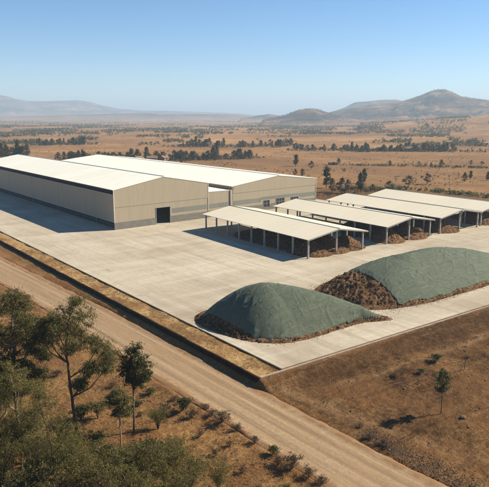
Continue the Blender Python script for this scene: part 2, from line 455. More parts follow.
def ter(x, y, full=False):
    x = np.asarray(x, float); y = np.asarray(y, float)
    r = np.hypot(x, y); a = np.arctan2(y, x)
    sX = np.where(y < 48.25, sst(38.0, 39.2, x), sst(39.3, 42.2, x)); sY = sst(44.4, 47.6, y + 0.03 * (x - 40) + 0.7 * fbm(x * 0.25, y * 0.25, 5))
    p = sX * sY
    z = -0.9 + (0.55 + 0.27 * (1 - sst(49.0, 50.5, y + 0.03 * (x - 40)))) * p
    nearw = (1 - p) * sst(14, 24, r)
    z = z + nearw * (0.32 * fbm(x * 0.12, y * 0.12, 11) + 0.13 * fbm(x * 0.7, y * 0.7, 21) + 0.05 * fbm(x * 2.5, y * 2.5, 31, 3))
    yard = sst(36, 44, x) * (1 - sst(200, 260, x)) * sst(44, 50, y) * (1 - sst(300, 380, y))
    out = sst(150, 500, r) * (1 - yard)
    z = z + out * (1.6 * fbm(x * 0.012, y * 0.012, 41) + 4.0 * sst(500, 2500, r) * fbm(x * 0.002, y * 0.002, 51))
    # left bank of the road and the shoulder beside it
    d = x - road_c(y)
    inr = (1 - sst(3.4, 4.1, np.abs(d))) * sst(-70, -50, y) * (1 - sst(440, 480, y))
    flat = (1 - sst(4.5, 9, np.abs(d))) * (y < 480) * (1 - p)
    z = z * (1 - flat) + (-0.9 + 0.05 * fbm(x * 0.7, y * 0.7, 21)) * flat
    z = z + (1 - p) * 0.22 * np.exp(-((d + 4.2) / 0.45) ** 2) * (0.6 + 0.8 * fbm(x * 0.3, y * 0.3, 61)) * (r < 400)
    z = z - inr * 0.3
    z = z + 0.40 * sst(37.0, 38.6, x) * (1 - sst(39.05, 39.2, x)) * sst(46.5, 49.5, y) * (y < 300)
    # spoil ridges on the bare ground right of the yard
    bare = sst(40, 44, x) * (1 - sst(44.0, 46.0, y)) * sst(-30, 0, y) * (1 - sst(120, 200, r))
    z = z + bare * (0.22 * np.abs(fbm(x * 0.28, y * 0.28, 71)) + 0.25 * np.exp(-((y - 39 + 0.25 * (x - 50) + 1.2 * fbm(x * .2, y * .2, 73)) / 1.0) ** 2) * 0.9)
    z = z + bare * (0.17 * fbm(x * .8, y * .8, 74) + 0.10 * np.abs(fbm(x * 2.2, y * 2.2, 75)) + .05 * fbm(x * 4, y * 4, 76, 2))
    hill = np.zeros_like(z)
    for D, wd, px, py, rg in RIDGES:
        az = azim(px)
        h = np.interp(-a, -az, elev(py, D), left=-30, right=-30)
        g0 = -10
        h = np.maximum(h - g0, 0) if D < 2000 else np.maximum(h, 0)
        t = (r - D) / wd
        env = np.where(t < 0, np.exp(-(t / 1.0) ** 2 * 1.6), np.exp(-t ** 2 * 0.6))
        n = 1 + 0.0 * z
        s = D * 0.00018
        gul = np.clip(1.6 * np.abs(fbm(x / (D * 0.045), y / (D * 0.045), 81, 6, 0.6)), 0, 1)
        face = env * (1 - 0.8 * rg * gul * (1 - np.clip(env, 0, 1) ** 6))
        hz = h * face
        step = h * 0.16
        if D in (2850, 4200, 2250):     # flat-lying beds: terraces
            st = np.maximum(step, 1)
            q = hz / st; fq = q - np.floor(q)
            hz = 0.45 * hz + 0.55 * st * (np.floor(q) + sst(0.45, 0.95, fq))
        z = np.maximum(z, np.where(D < 2000, z + hz, hz - 6 + 0.0 * z)) if D > 2000 else z + hz
        if D > 2000: hill = np.maximum(hill, sst(0.06, 0.3, hz / (D * 0.035)) * np.ones_like(z))
    if full:
        soil = bare * 1.0 + 0.55 * (1 - sst(0.0, 1.0, np.abs(sY * 2 - 1))) * sX
        soil = np.maximum(soil, sst(38.4, 40.0, x) * (1 - sst(46.5, 49.0, y)) * (1 - sst(90, 220, r)))
        soil = np.clip(soil * (0.75 + 0.7 * fbm(x * 0.15, y * 0.15, 91)), 0, 1)
        strip = sst(140, 146, x) * np.maximum(sst(126, 132, y), sst(158, 164, x) * sst(88, 94, y)) * (1 - sst(190, 205, x)) * (1 - sst(165, 185, y))
        soil = np.maximum(soil, strip * 0.85)
        far = sst(110, 190, r)
        far = far * (1 - strip)
        yy = y + 0.03 * (x - 40)
        bank_dark = sst(43.6, 44.6, yy) * (1 - sst(47.0, 47.7, yy)) * sst(41, 46, x) * (1 - sst(120, 200, x))  # darker brown band along the bank just below the yard kerb
        bank_dark = np.clip(bank_dark * (0.75 + 0.9 * fbm(x * 0.2, y * 0.2, 95)), 0, 1)
        pa = np.interp(y, [20, 26, 31, 38, 45], [46.5, 44.6, 43.2, 41.8, 40.6])
        pale = np.exp(-((x - pa + .5 * fbm(x * .3, y * .3, 97)) / 0.8) ** 2) + .8 * np.exp(-((y - 43.0 + .06 * (x - 42) + 1.0 * fbm(x * .15, y * .15, 98)) / .5) ** 2) * sst(44, 48, x)
        pale = np.clip(pale * (1.0 + .6 * fbm(x * .4, y * .4, 99)), 0, 1) * (y < 46) * (y > 14)
        return z, soil, far, hill, bank_dark, pale
    return z

def build_terrain():
    rr = [6.0]
    while rr[-1] < 27000:
        r = rr[-1]
        rr.append(r * (1.03 if r < 26 else 1.0062 if r < 130 else 1.011 if r < 9000 else 1.025))
    rr = np.array(rr)
    c = yaw
    dense = np.arange(-R_(36), R_(36), R_(0.22))
    coarse = np.arange(R_(36), 2 * math.pi - R_(36), R_(3.0))
    aa = np.concatenate([dense, coarse]) + c
    n = len(aa)
    A, RR = np.meshgrid(aa, rr)
    X = RR * np.cos(A); Y = RR * np.sin(A)
    Z, soil, far, hill, bank_dark, pale = ter(X, Y, True)
    v = np.stack([X, Y, Z], -1).reshape(-1, 3)
    i = np.arange(len(rr) - 1)[:, None]; j = np.arange(n)[None, :]
    j2 = (j + 1) % n
    f = np.stack([i * n + j, (i + 1) * n + j, (i + 1) * n + j2, i * n + j2], -1).reshape(-1, 4)
    # close the middle
    v = np.vstack([v, [[0, 0, float(ter(0.0, 0.0))]]])
    o = np_mesh('terrain', v, f, M['ground'], None, True, None,
                {'soil': np.append(soil.ravel(), 0), 'far': np.append(far.ravel(), 0), 'hill': np.append(hill.ravel(), 0), 'bank_dark': np.append(bank_dark.ravel(), 0), 'pale': np.append(pale.ravel(), 0)})
    tag(o, 'golden brown dry grassland running to flat topped hills on the horizon', kind='structure')
build_terrain()

def grid_faces(nu, nv):
    i = np.arange(nu - 1)[:, None]; j = np.arange(nv - 1)[None, :]
    return np.stack([i * nv + j, (i + 1) * nv + j, (i + 1) * nv + j + 1, i * nv + j + 1], -1).reshape(-1, 4)

def build_road():
    ys = np.concatenate([np.arange(-60, 12, 2.0), np.arange(12, 140, 0.45), np.arange(140, 478, 2.0)])
    ds = np.linspace(-4.5, 4.5, 61)
    Yg, Dg = np.meshgrid(ys, ds, indexing='ij')
    Xg = road_c(Yg) + Dg
    ad = np.abs(Dg)
    z = -0.86 - 0.012 * Dg ** 2 * 0.4
    for rc, rw, dp in ((-1.9, 0.45, 0.055), (-0.35, 0.4, 0.03), (1.1, 0.45, 0.05), (2.5, 0.4, 0.03)):
        z = z - dp * np.exp(-((Dg - rc + 0.25 * fbm(Yg * 0.03, Yg * 0 + rc, 7)) / rw) ** 2)
    z = z + 0.03 * fbm(Xg * 0.9, Yg * 0.35, 3) + 0.10 * np.exp(-((ad - 3.2) / 0.35) ** 2) * (0.5 + fbm(Xg * 0.5, Yg * 0.5, 9))
    z = z - 0.5 * sst(3.6, 4.25, ad + 0.35 * fbm(Xg * 0.5, Yg * 0.5, 13))
    v = np.stack([Xg, Yg, z], -1).reshape(-1, 3)
    o = np_mesh('dirt_road', v, grid_faces(len(ys), len(ds)), M['road'], None, True, None,
                {'across': Dg.ravel(), 'along': Yg.ravel(), 'edge': sst(1.8, 4.0, ad).ravel()})
    tag(o, 'rutted beige dirt road running below the brown wall', kind='structure')
build_road()

def build_pad():
    m = MB()
    # yard outline, front edge a touch skewed like the kerb beside it
    m.loft([(x, y, -0.8) for x, y in [(42.6, 48.5), (200, 44.2), (200, 92), (164, 97), (162, 128), (147, 130), (146, 300), (42.6, 300)]],
           [(x, y, 0.0) for x, y in [(42.6, 48.5), (200, 44.2), (200, 92), (164, 97), (162, 128), (147, 130), (146, 300), (42.6, 300)]])
    o = m.build('concrete_yard', M['pad'])
    tag(o, 'wide pale sunlit concrete yard around the halls and open sheds', kind='structure')
build_pad()

def build_verge():
    ys = np.concatenate([np.arange(48.3, 150, 0.5), np.arange(150, 300, 2.0)])
    xs = np.linspace(39.25, 42.95, 22)
    X, Y = np.meshgrid(xs, ys, indexing='ij')
    Z = -0.02 + 0.10 * fbm(X * 0.5, Y * 0.3, 15) + 0.05 * fbm(X * 2, Y * 2, 16) - 0.05
    sp_ = sst(41.9, 42.5, X)
    Z = Z + sp_ * (0.02 + 0.16 * fbm(X * 0.6, Y * 0.22, 17) + 0.08 * fbm(X * 2, Y * 1.4, 18)) - 0.28 * sst(42.6, 42.95, X)
    v = np.stack([X, Y, Z], -1).reshape(-1, 3)
    o = np_mesh('verge', v, grid_faces(len(xs), len(ys)), M['ground'], None, True, None,
                {'soil': np.zeros(len(v)), 'far': np.zeros(len(v)), 'hill': np.zeros(len(v)), 'gold': np.clip(.55 + .8 * fbm(X * .5, Y * .25, 19).ravel(), 0, 1)})
    tag(o, 'narrow straw coloured verge between wall and yard', kind='structure')
build_verge()

# retaining wall along the road: short weathered lengths in one wall
def build_wall():
    m = MB()
    rng = random.Random(3)
    y = 48.0
    while y < 300:
        L = 3.0 if y < 150 else 6.0
        dz = rng.uniform(-0.05, 0.05); dx = rng.uniform(-0.03, 0.03)
        m.box(39.0 + dx, 39.24 + dx, y, y + L - 0.012, -1.2, 0.06 + dz)
        y += L
    return tag(m.build('retaining_wall', M['rust_wall']), 'long low rust brown retaining wall between dirt road and yard', 'wall')
build_wall()
def build_kerbs():
    m = MB()
    y = 48.3
    while y < 298:
        m.box(42.46, 42.62, y, y + 1.985, -0.3, 0.09); y += 2
    tag(m.build('kerb', M['kerb_dark']), 'thin dark kerb edging the yard beside the straw verge', 'kerb')
    m = MB()
    x = 39.3
    def fy(x): return 48.02 - 0.0275 * (x - 39.3)
    while x < 190:
        m.hexa([(x, fy(x)), (x + 2.985, fy(x + 3)), (x + 2.985, fy(x + 3) + 0.2), (x, fy(x) + 0.2)], -0.2, 0.03); x += 3
    tag(m.build('kerb', M['kerb']), 'pale concrete kerb along the yard edge above the bare brown slope', 'kerb')
build_kerbs()

# ------------------------------------------------------------------ the two halls
def gy(x): return 138.6 + 0.055 * (x - 65.9)       # line of the gable fronts (they run slightly skew)

def wbox(m, x0, x1, z0, z1, o0, o1, mi=0):
    """box on the gable front: o = metres in front of the wall line"""
    q = [(x0, gy(x0) - o1), (x1, gy(x1) - o1), (x1, gy(x1) - o0), (x0, gy(x0) - o0)]
    m.hexa(q, z0, z1, mi)

def wpoly(m, pts, o0, o1, mi=0):
    m.loft([(x, gy(x) - o1, z) for x, z in pts], [(x, gy(x) - o0, z) for x, z in pts], mi)

def roof_slab(name, xa, za, xb, zb, y1, t, parent, mat, over=0.12, ribs=3.0):
    m = MB()
    def front(x): return gy(x) - over
    a = [(xa, front(xa), za), (xb, front(xb), zb), (xb, front(xb), zb - t), (xa, front(xa), za - t)]
    b = [(xa, y1, za), (xb, y1, zb), (xb, y1, zb - t), (xa, y1, za - t)]
    m.loft(a, b)
    y = gy(max(xa, xb)) + 1.5
    dx = (xb - xa); L = math.hypot(dx, zb - za)
    nx, nz = -(zb - za) / L, dx / L
    if nz < 0: nx, nz = -nx, -nz
    while y < y1:
        e = 0.018
        m.loft([(xa, y, za + 0.002), (xb, y, zb + 0.002), (xb + nx * e, y, zb + nz * e), (xa + nx * e, y, za + nz * e)],
               [(xa, y + .07, za + 0.002), (xb, y + .07, zb + 0.002), (xb + nx * e, y + .07, zb + nz * e), (xa + nx * e, y + .07, za + nz * e)])
        y += ribs
    return m.build(name, mat, parent)

def build_hall_one():
    t = thing('warehouse', 'long beige warehouse hall with dark doorway in its gable and louvred side', 'warehouse', (0, 0, 0))
    x0, x1, xr = 65.9, 95.4, 80.6
    ze, zr, y1 = 10.1, 12.55, 257.0
    zs = 5.6
    dx0, dx1, dz = 78.2, 82.5, 4.35
    def zroof(x): return ze + (zr - ze) * (x - x0) / (xr - x0) if x < xr else zr + (9.85 - zr) * (x - xr) / (x1 - xr)
    # gable cladding in two lifts
    m = MB()
    wbox(m, x0, dx0, 1.75, zs, -0.15, 0.0); wbox(m, dx1, x1, 1.75, zs, -0.15, 0.0); wbox(m, dx0 + .001, dx1 - .001, dz, zs, -0.15, 0.0)
    m.build('wall', M['wall_y'], t)
    m = MB()
    wpoly(m, [(x0, zs), (x1, zs), (x1, 9.85 - .16), (xr, zr - .16), (x0, ze - .16)], -0.15, 0.05)
    m.build('wall', M['wall_y'], t)
    m = MB()
    wbox(m, x0 - .06, dx0 - .16, 0, 1.8, -0.2, 0.07); wbox(m, dx1 + .16, 104.2, 0, 1.8, -0.2, 0.07)
    m.build('block_plinth', M['block'], t)
    # doorway
    m = MB()
    wbox(m, dx0 - .15, dx0, 0, dz + .15, -0.25, 0.10); wbox(m, dx1, dx1 + .15, 0, dz + .15, -0.25, 0.10)
    wbox(m, dx0, dx1, dz, dz + .15, -0.22, 0.10)
    d = m.build('doorway', M['steel'], t)
    m = MB()
    wbox(m, dx0 - .1, dx1 + .1, dz + .17, dz + .55, -0.6, -0.22)
    m.build('shutter_box', M['steel'], d)
    # daylight strip right of the door, running on across the link wall
    m = MB(); wbox(m, 83.2, 103.2, 2.62, 3.8, 0.0, 0.035)
    m.build('daylight_strip', M['strip'], t)
    # corner trim
    m = MB(); wbox(m, x0 - .10, x0 + .12, 1.8, ze - .1, 0.0, 0.09); m.build('corner_trim', M['trim'], t)
    m = MB(); wbox(m, x1 - .12, x1 + .06, 1.8, 9.7, 0.051, 0.1); m.build('corner_trim', M['trim'], t)
    # side wall toward the road
    ys = gy(x0) + 0.12
    m = MB(); m.box(x0, x0 + .15, ys + .03, y1, 1.95, 8.75)
    for yj in (149.5, 175.5, 198.7, 222.0, 240.0): m.box(x0 - .03, x0 - .001, yj - .06, yj + .06, 1.95, 8.75)
    m.build('wall', M['wall_x'], t)
    m = MB(); m.box(x0 - .03, x0 + .25, ys + .08, y1, 0, 0.42); m.build('block_plinth', M['block'], t)
    m = MB(); m.box(x0 - .16, x0 + .16, ys + .03, y1, 8.75, 8.86); m.build('flashing', M['trim'], t)
    m = MB(); m.box(x0 - .08, x0 + .16, ys + .03, y1, 1.85, 1.95); m.build('flashing', M['trim'], t)
    bays = [ys + .1, 149.5, 175.5, 198.7, 222.0, 240.0, y1]
    for a, b in zip(bays[:-1], bays[1:]):
        m = MB(); m.box(x0 + .28, x0 + .32, a + .2, b - .2, 0.42, 1.85, 1)
        n = max(2, int((b - a) / 1.25)); st = (b - a - .4) / n
        for i in range(n + 1):
            y = a + .2 + i * st; m.box(x0 + .02, x0 + .14, y - .05, y + .05, 0.42, 1.85, 0)
        m.box(x0 + .05, x0 + .11, a + .2, b - .2, 1.1, 1.17, 0)
        m.build('vent_opening', [M['mullion'], M['dark']], t)
        m = MB(); m.box(x0 - .02, x0 + .2, b - .2, b + .2, 0.42, 1.85)
        m.build('pier', M['block'], t)
        m = MB(); m.box(x0 + .5, x0 + .55, a, b, 8.86, 9.95, 1)
        n = max(2, int((b - a) / 1.1)); st = (b - a) / n
        for i in range(n): m.box(x0 + .02, x0 + .1, a + i * st, a + i * st + .1, 8.86, 9.9, 0)
        for zz in (9.15, 9.45, 9.75): m.box(x0 + .12, x0 + .3, a, b, zz - .03, zz, 0)
        m.build('louvre', [M['louvre'], M['dark']], t)
    m = MB(); m.box(x1 - .15, x1 - .004, gy(x1) + .2, y1, 0, 9.7); m.build('wall', M['wall_x'], t)
    m = MB(); m.box(x0, x1, y1, y1 + .15, 0, 9.6)
    m.loft([(x0, y1, 9.6), (x1, y1, 9.6), (xr, y1, zr - .2)], [(x0, y1 + .15, 9.6), (x1, y1 + .15, 9.6), (xr, y1 + .15, zr - .2)])
    m.build('wall', M['wall_y'], t)
    roof_slab('roof', x0 - .14, ze - .02, xr, zr, y1 + .3, .14, t, M['roof_y'])
    roof_slab('roof', xr + .005, zr, x1 + .3, 9.8, y1 + .3, .14, t, M['roof_y'])
    m = MB(); m.tube([(xr, gy(xr) - .15, zr + .01), (xr, y1 + .3, zr + .01)], 0.16, 6); m.build('ridge_cap', M['roof_y'], t)
    m = MB(); m.box(x0 - .23, x0 - .145, gy(x0) - .1, y1 + .3, ze - .16, ze - .01); m.build('gutter', M['trim'], t)
    # low link to the second hall
    m = MB(); wbox(m, x1 + .002, 104.2, 1.8, 7.15, -0.15, 0.0); m.build('wall', M['wall_y'], t)
    m = MB()
    m.loft([(x1 + .01, gy(x1) - .05, 7.35), (104.3, gy(104.3) - .05, 7.18), (104.3, gy(104.3) - .05, 7.08), (x1 + .01, gy(x1) - .05, 7.2)],
           [(x1 + .01, y1, 7.35), (104.3, y1, 7.18), (104.3, y1, 7.08), (x1 + .01, y1, 7.2)])
    m.build('roof', M['roof_y'], t)
build_hall_one()

def build_hall_two():
    t = thing('warehouse', 'second beige warehouse hall with small windows in its gable, behind the open sheds', 'warehouse', (0, 0, 0))
    x0, x1, xr = 104.3, 139.5, 122.4
    ze, zr, y1 = 8.25, 10.25, 272.0
    zs = 6.05
    wins = [(116.3, 118.9, .75, 2.95), (121.6, 125.2, .9, 3.1), (128.0, 131.4, .95, 3.0)]
    m = MB()
    # lower lift with openings cut round the windows
    xs = x0
    for a, b, zl, zh in wins:
        wbox(m, xs, a, 1.8, zs, -0.15, 0); wbox(m, a + .001, b - .001, zh, zs, -0.15, 0); xs = b
    wbox(m, xs, x1, 1.8, zs, -0.15, 0)
    m.build('wall', M['wall_y'], t)
    m = MB(); wpoly(m, [(x0, zs), (x1, zs), (x1, ze - .16), (xr, zr - .16), (x0, ze - .16)], -0.15, 0.05)
    m.build('wall', M['wall_y'], t)
    m = MB(); xs = x0 + .005
    for a, b, zl, zh in wins:
        wbox(m, xs, a, 0, 1.8, -0.2, 0.07); wbox(m, a + .001, b - .001, 0, zl, -0.2, 0.07); xs = b
    wbox(m, xs, x1, 0, 1.8, -0.2, 0.07)
    m.build('block_plinth', M['block'], t)
    for a, b, zl, zh in wins:
        m = MB()
        wbox(m, a, b, zl, zl + .08, -.1, .11); wbox(m, a, b, zh - .06, zh, -.1, .08)
        wbox(m, a, a + .06, zl + .08, zh - .06, -.1, .08); wbox(m, b - .06, b, zl + .08, zh - .06, -.1, .08)
        n = 3 if b - a > 3 else 2
        for i in range(1, n):
            xx = a + (b - a) * i / n; wbox(m, xx - .04, xx + .04, zl + .08, zh - .06, -.06, .04)
        zm = zl + (zh - zl) * .55; wbox(m, a + .06, b - .06, zm - .03, zm + .03, -.05, .03)
        w = m.build('window', M['steel'], t)
        m = MB(); wbox(m, a + .06, b - .06, zl + .08, zh - .06, -.14, -.11); m.build('pane', M['glass'], w)
    m = MB()
    wbox(m, x0 + .3, 115.5, 2.62, 3.85, 0.0, 0.035)
    wbox(m, 132.0, x1 - .2, 2.7, 3.9, 0.0, 0.035)
    wbox(m, 115.5, 132.0, 3.2, 4.05, 0.001, 0.035)
    m.build('daylight_strip', M['strip'], t)
    m = MB(); m.tube([(103.35, gy(103.35) - .12, 0.0), (103.35, gy(103.35) - .12, 7.2)], 0.16, 8); m.build('downpipe', M['steel'], t)
    m = MB(); wbox(m, x1 - .12, x1 + .08, 1.8, ze - .16, 0.051, 0.1); m.build('corner_trim', M['trim'], t)
    roof_slab('roof', x0 - .45, ze - .05, xr, zr, y1, .14, t, M['roof_y'])
    roof_slab('roof', xr + .005, zr, x1 + .3, ze - .03, y1, .14, t, M['roof_y'])
    m = MB(); m.tube([(xr, gy(xr) - .15, zr + .01), (xr, y1, zr + .01)], 0.16, 6); m.build('ridge_cap', M['roof_y'], t)
    m = MB(); m.box(x0 - .42, x0 + .35, gy(x0) - .16, y1, 7.3, ze - .2); m.build('eaves_fascia', M['fascia'], t)
    m = MB(); m.box(x1 - .15, x1, gy(x1) + .2, y1 - .2, 0, ze - .2); m.box(x0 + .36, x0 + .5, gy(x0) + .3, y1 - .2, 0, ze - .2)
    m.build('wall', M['wall_x'], t)
    m = MB(); m.box(x0, x1, y1 - .2, y1 - .05, 0, ze - .3)
    m.loft([(x0, y1 - .2, ze - .3), (x1, y1 - .2, ze - .3), (xr, y1 - .2, zr - .2)], [(x0, y1 - .05, ze - .3), (x1, y1 - .05, ze - .3), (xr, y1 - .05, zr - .2)])
    m.build('wall', M['wall_y'], t)
build_hall_two()

# ------------------------------------------------------------------ open sheds
SW, SL = 15.4, 38.6        # post lines
def build_shed():
    t = thing('open_shed', '', 'shed')
    ze, zr = 4.18, 5.45
    ov = 0.85
    def slope(xa, za, xb, zb):
        m = MB(); th = .10
        m.loft([(xa, -.75, za), (xb, -.75, zb), (xb, -.75, zb - th), (xa, -.75, za - th)],
               [(xa, SL + .5, za), (xb, SL + .5, zb), (xb, SL + .5, zb - th), (xa, SL + .5, za - th)])
        y = 0.4
        while y < SL:
            m.loft([(xa, y, za + .002), (xb, y, zb + .002), (xb, y, zb + .012), (xa, y, za + .012)],
                   [(xa, y + .06, za + .002), (xb, y + .06, zb + .002), (xb, y + .06, zb + .012), (xa, y + .06, za + .012)]); y += 2.4
        m.build('roof', M['shed_roof'], t)
    xm = SW / 2
    slope(-ov, ze - .14, xm, zr); slope(xm + .004, zr, SW + ov, ze - .14)
    m = MB(); m.tube([(xm, -.78, zr + .005), (xm, SL + .5, zr + .005)], .12, 6); m.build('ridge_cap', M['shed_roof'], t)
    m = MB()
    for sgn, xa, xb in ((1, -ov, xm - .01), (1, SW + ov, xm + .01)):
        m.beam((xa, -.79, ze - .33), (xb, -.79, zr - .19), .06, .22)
    m.build('bargeboard', M['steel'], t)
    n = 9
    for i in range(n):
        y = SL * i / (n - 1)
        for x in (0.0, SW):
            m = MB(); m.box(x - .15, x + .15, y - .15, y + .15, 0.0, ze - .38); m.box(x - .24, x + .24, y - .24, y + .24, 0, .12)
            m.build('post', M['post'], t)
        if i in (0, n - 1):
            m = MB(); m.box(xm - .15, xm + .15, y - .15, y + .15, 0.0, zr - .45); m.box(xm - .24, xm + .24, y - .24, y + .24, 0, .12)
            m.build('post', M['post'], t)
        m = MB()
        m.beam((0.16, y, ze - .28), (xm, y, zr - .30), .12, .2); m.beam((SW - .16, y, ze - .28), (xm, y, zr - .30), .12, .2)
        if 0 < i < n - 1:
            m.beam((0.16, y, ze - .5), (SW - .16, y, ze - .5), .1, .12)
            for fx in (.25, .5, .75): m.beam((SW * fx, y, ze - .45), (SW * fx, y, ze - .3 + (zr - ze) * (1 - abs(fx - .5) * 2) - .06), .08, .08)
        m.build('truss', M['steel'], t)
    for x in (0.0, SW):
        m = MB(); m.box(x - .1, x + .1, -.6, SL + .3, ze - .375, ze - .20); m.build('eaves_beam', M['steel'], t)
    m = MB()
    for k in range(1, 6):
        f = k / 6
        for s in (0, 1):
            x = xm * f if s == 0 else SW - xm * f
            z = ze + (zr - ze) * f - .16
            m.box(x - .05, x + .05, -.7, SL + .4, z - .06, z + .03)
    m.build('purlins', M['steel'], t)
    return t

SHEDS = [((82.65, 86.2), -2.2, 'open cream roofed shed nearest the camera with compost spilling from its end'),
         ((106.3, 85.9), -1.0, 'open cream roofed shed second from the camera with two heaps at its end'),
         ((126.2, 85.9), -1.6, 'open cream roofed shed third from the camera with one rounded heap at its end'),
         ((143.9, 85.9), -2.0, 'farthest open cream roofed shed cut off by the right picture edge')]
shed0 = build_shed()
for i, ((x, y), a, lab) in enumerate(SHEDS):
    o = shed0 if i == 0 else copy_tree(shed0)
    o.location = (x, y, 0.0); o.rotation_euler = (0, 0, R_(a))
    tag(o, lab, 'shed', 'open sided storage sheds')

# ------------------------------------------------------------------ compost heaps and covered windrows
def heap_mesh(name, fn, xr, yr, step, label, cat, group=None, rough=1.0, seed=0, mat='soilpile', bare=lambda x, y, z: 1.0):
    xs = np.arange(xr[0], xr[1] + step, step); ys = np.arange(yr[0], yr[1] + step, step)
    X, Y = np.meshgrid(xs, ys, indexing='ij')
    Z = fn(X, Y)
    n = rough * (0.36 * fbm(X * 0.6, Y * 0.6, seed) + 0.24 * np.abs(fbm(X * 1.5, Y * 1.5, seed + 5)) + 0.24 * fbm(X * 3.2, Y * 3.2, seed + 9, 3))
    Zf = Z + n * np.clip(Z / 0.6, 0, 1) * bare(X, Y, Z) + 0.12 * np.minimum(n, 0.3) - 0.06
    v = np.stack([X, Y, np.maximum(Zf, -0.2)], -1).reshape(-1, 3)
    f = grid_faces(len(xs), len(ys))
    keep = (Zf.ravel()[f] > -0.02).any(axis=1)
    f = f[keep]
    used = np.unique(f); mp = np.full(len(v), -1); mp[used] = np.arange(len(used))
    o = np_mesh(name, v[used], mp[f], M[mat], None, True)
    return tag(o, label, cat, group)

def cone(cx, cy, rx, ry, h, e=2.0, pw=1.05):
    def fn(x, y):
        q = (np.abs((x - cx) / rx) ** e + np.abs((y - cy) / ry) ** e) ** (1 / e)
        return h * np.clip(1 - q ** pw, -0.2, None)
    return fn
def union(*fs):
    return lambda x, y: np.maximum.reduce([f(x, y) for f in fs])

g_h = 'brown compost heaps under the open sheds'
heap_mesh('compost_heap', union(cone(87.0, 90.3, 4.6, 5.4, 3.0), cone(91.8, 90.0, 5.0, 5.2, 3.4), cone(96.6, 89.6, 5.0, 4.6, 2.8), cone(91, 103, 7.6, 15, 3.4, 2.8)),
          (82, 102.5), (84, 119), 0.16, 'brown lumpy compost heap filling the nearest open shed and spilling past its end post', 'compost heap', g_h, 1.0, 101)
heap_mesh('compost_heap', cone(109.7, 88.6, 4.2, 4.3, 3.2), (105, 115), (84, 93), 0.16,
          'small rounded compost heap in left bay at the end of the second shed', 'compost heap', g_h, 0.9, 111)
heap_mesh('compost_heap', union(cone(117.4, 89.4, 5.4, 5.4, 3.3), cone(121.8, 88.8, 3.0, 3.2, 1.6), cone(113.5, 99, 7.0, 9, 3.4)),
          (106.5, 126), (84, 108), 0.18, 'broad compost heap in right bay at the end of the second shed', 'compost heap', g_h, 1.0, 121)
heap_mesh('compost_heap', union(cone(130.4, 88.8, 5.0, 4.8, 3.2), cone(132.5, 97, 6, 7, 3.3)), (124.5, 138), (83.8, 104), 0.18,
          'rounded brown compost heap at the end of the third shed', 'compost heap', g_h, 0.9, 131)
heap_mesh('compost_heap', union(cone(148.7, 89, 5.0, 4.8, 3.1), cone(153.2, 93, 6, 7, 3.2)), (143, 160), (83.8, 101), 0.2,
          'brown compost heap at the end of the farthest shed', 'compost heap', g_h, 0.9, 141)

def pile1(x, y):
    xc = 51.5
    xs = x - 0.15 * (62 - y) * np.clip((56 - x) / 6, 0, 1)
    t = np.clip(x - xc, 0, None)
    yc = 62.0 - 0.66 * t
    a = np.where(xs < xc, (xc - xs) / 7.2, (xs - xc) / 14.0)
    b = np.where(y < yc, (yc - y) / np.maximum(8.0 - 0.55 * t, 2.2), (y - yc) / 8.6)
    e = np.where(xs < xc, 2.7, 2.0)
    q = (np.abs(a) ** e + np.abs(b) ** e) ** (1 / e)
    return 5.3 * np.sign(1 - q) * np.abs(1 - q ** 1.6)
def apron(fn, wd, hh):
    return lambda x, y: np.maximum(fn(x, y), hh * np.clip((fn(x, y) / 5.0 + wd) / wd, -0.3, 1) * (0.6 + 0.9 * np.abs(fbm(x * .5, y * .5, 401))))

def pile2(x, y):
    a = np.where(x < 83, (83 - x) / 17.6, np.where(x > 87, (x - 87) / 27, 0))
    b = np.where(y < 62.3, (62.3 - y) / 8.8, (y - 62.3) / 9.5)
    q = (np.abs(a) ** 2.6 + np.abs(b) ** 2.6) ** (1 / 2.6)
    return 5.0 * np.sign(1 - q) * np.abs(1 - q ** 1.6) ** 0.95

def hem1(x, y, h):
    w = 0.35 * fbm(x * 0.5, y * 0.5, 171) + 0.12 * fbm(x * 1.8, y * 1.8, 172)
    left = x - np.interp(y, [53, 55.2, 58.3, 62, 66, 69, 72], [46.2, 46.0, 45.6, 45.2, 45.0, 44.9, 45.8]) + w * 1.3
    return np.minimum(left, (h - 0.05) * 0.8 + w * 0.5)
def hem2(x, y, h):
    w = 0.6 * fbm(x * 0.4, y * 0.4, 175) + 0.15 * fbm(x * 1.8, y * 1.8, 176)
    left = (x - np.interp(y, [53, 54.5, 58, 63, 68, 72], [71.3, 71.6, 71.9, 72.8, 74.3, 77])) + w * 0.8
    return np.minimum(left, (h - 0.28) * 0.8 + w * 0.4)
heap_mesh('compost_windrow', apron(pile1, .15, .45), (42.8, 71), (51, 73.5), 0.14, 'brown compost row almost hidden under the left green cover', 'compost windrow',
          'covered compost rows on the yard', 1.0, 151, bare=lambda x, y, z: 1 - .93 * sst(-.5, .5, hem1(x, y, z)))
heap_mesh('compost_windrow', apron(pile2, .09, .35), (63, 116), (51.5, 74), 0.17, 'brown compost row with bare lumpy end beside the left covered mound', 'compost windrow',
          'covered compost rows on the yard', 1.25, 161, bare=lambda x, y, z: 1 - .93 * sst(-.5, .5, hem2(x, y, z)))

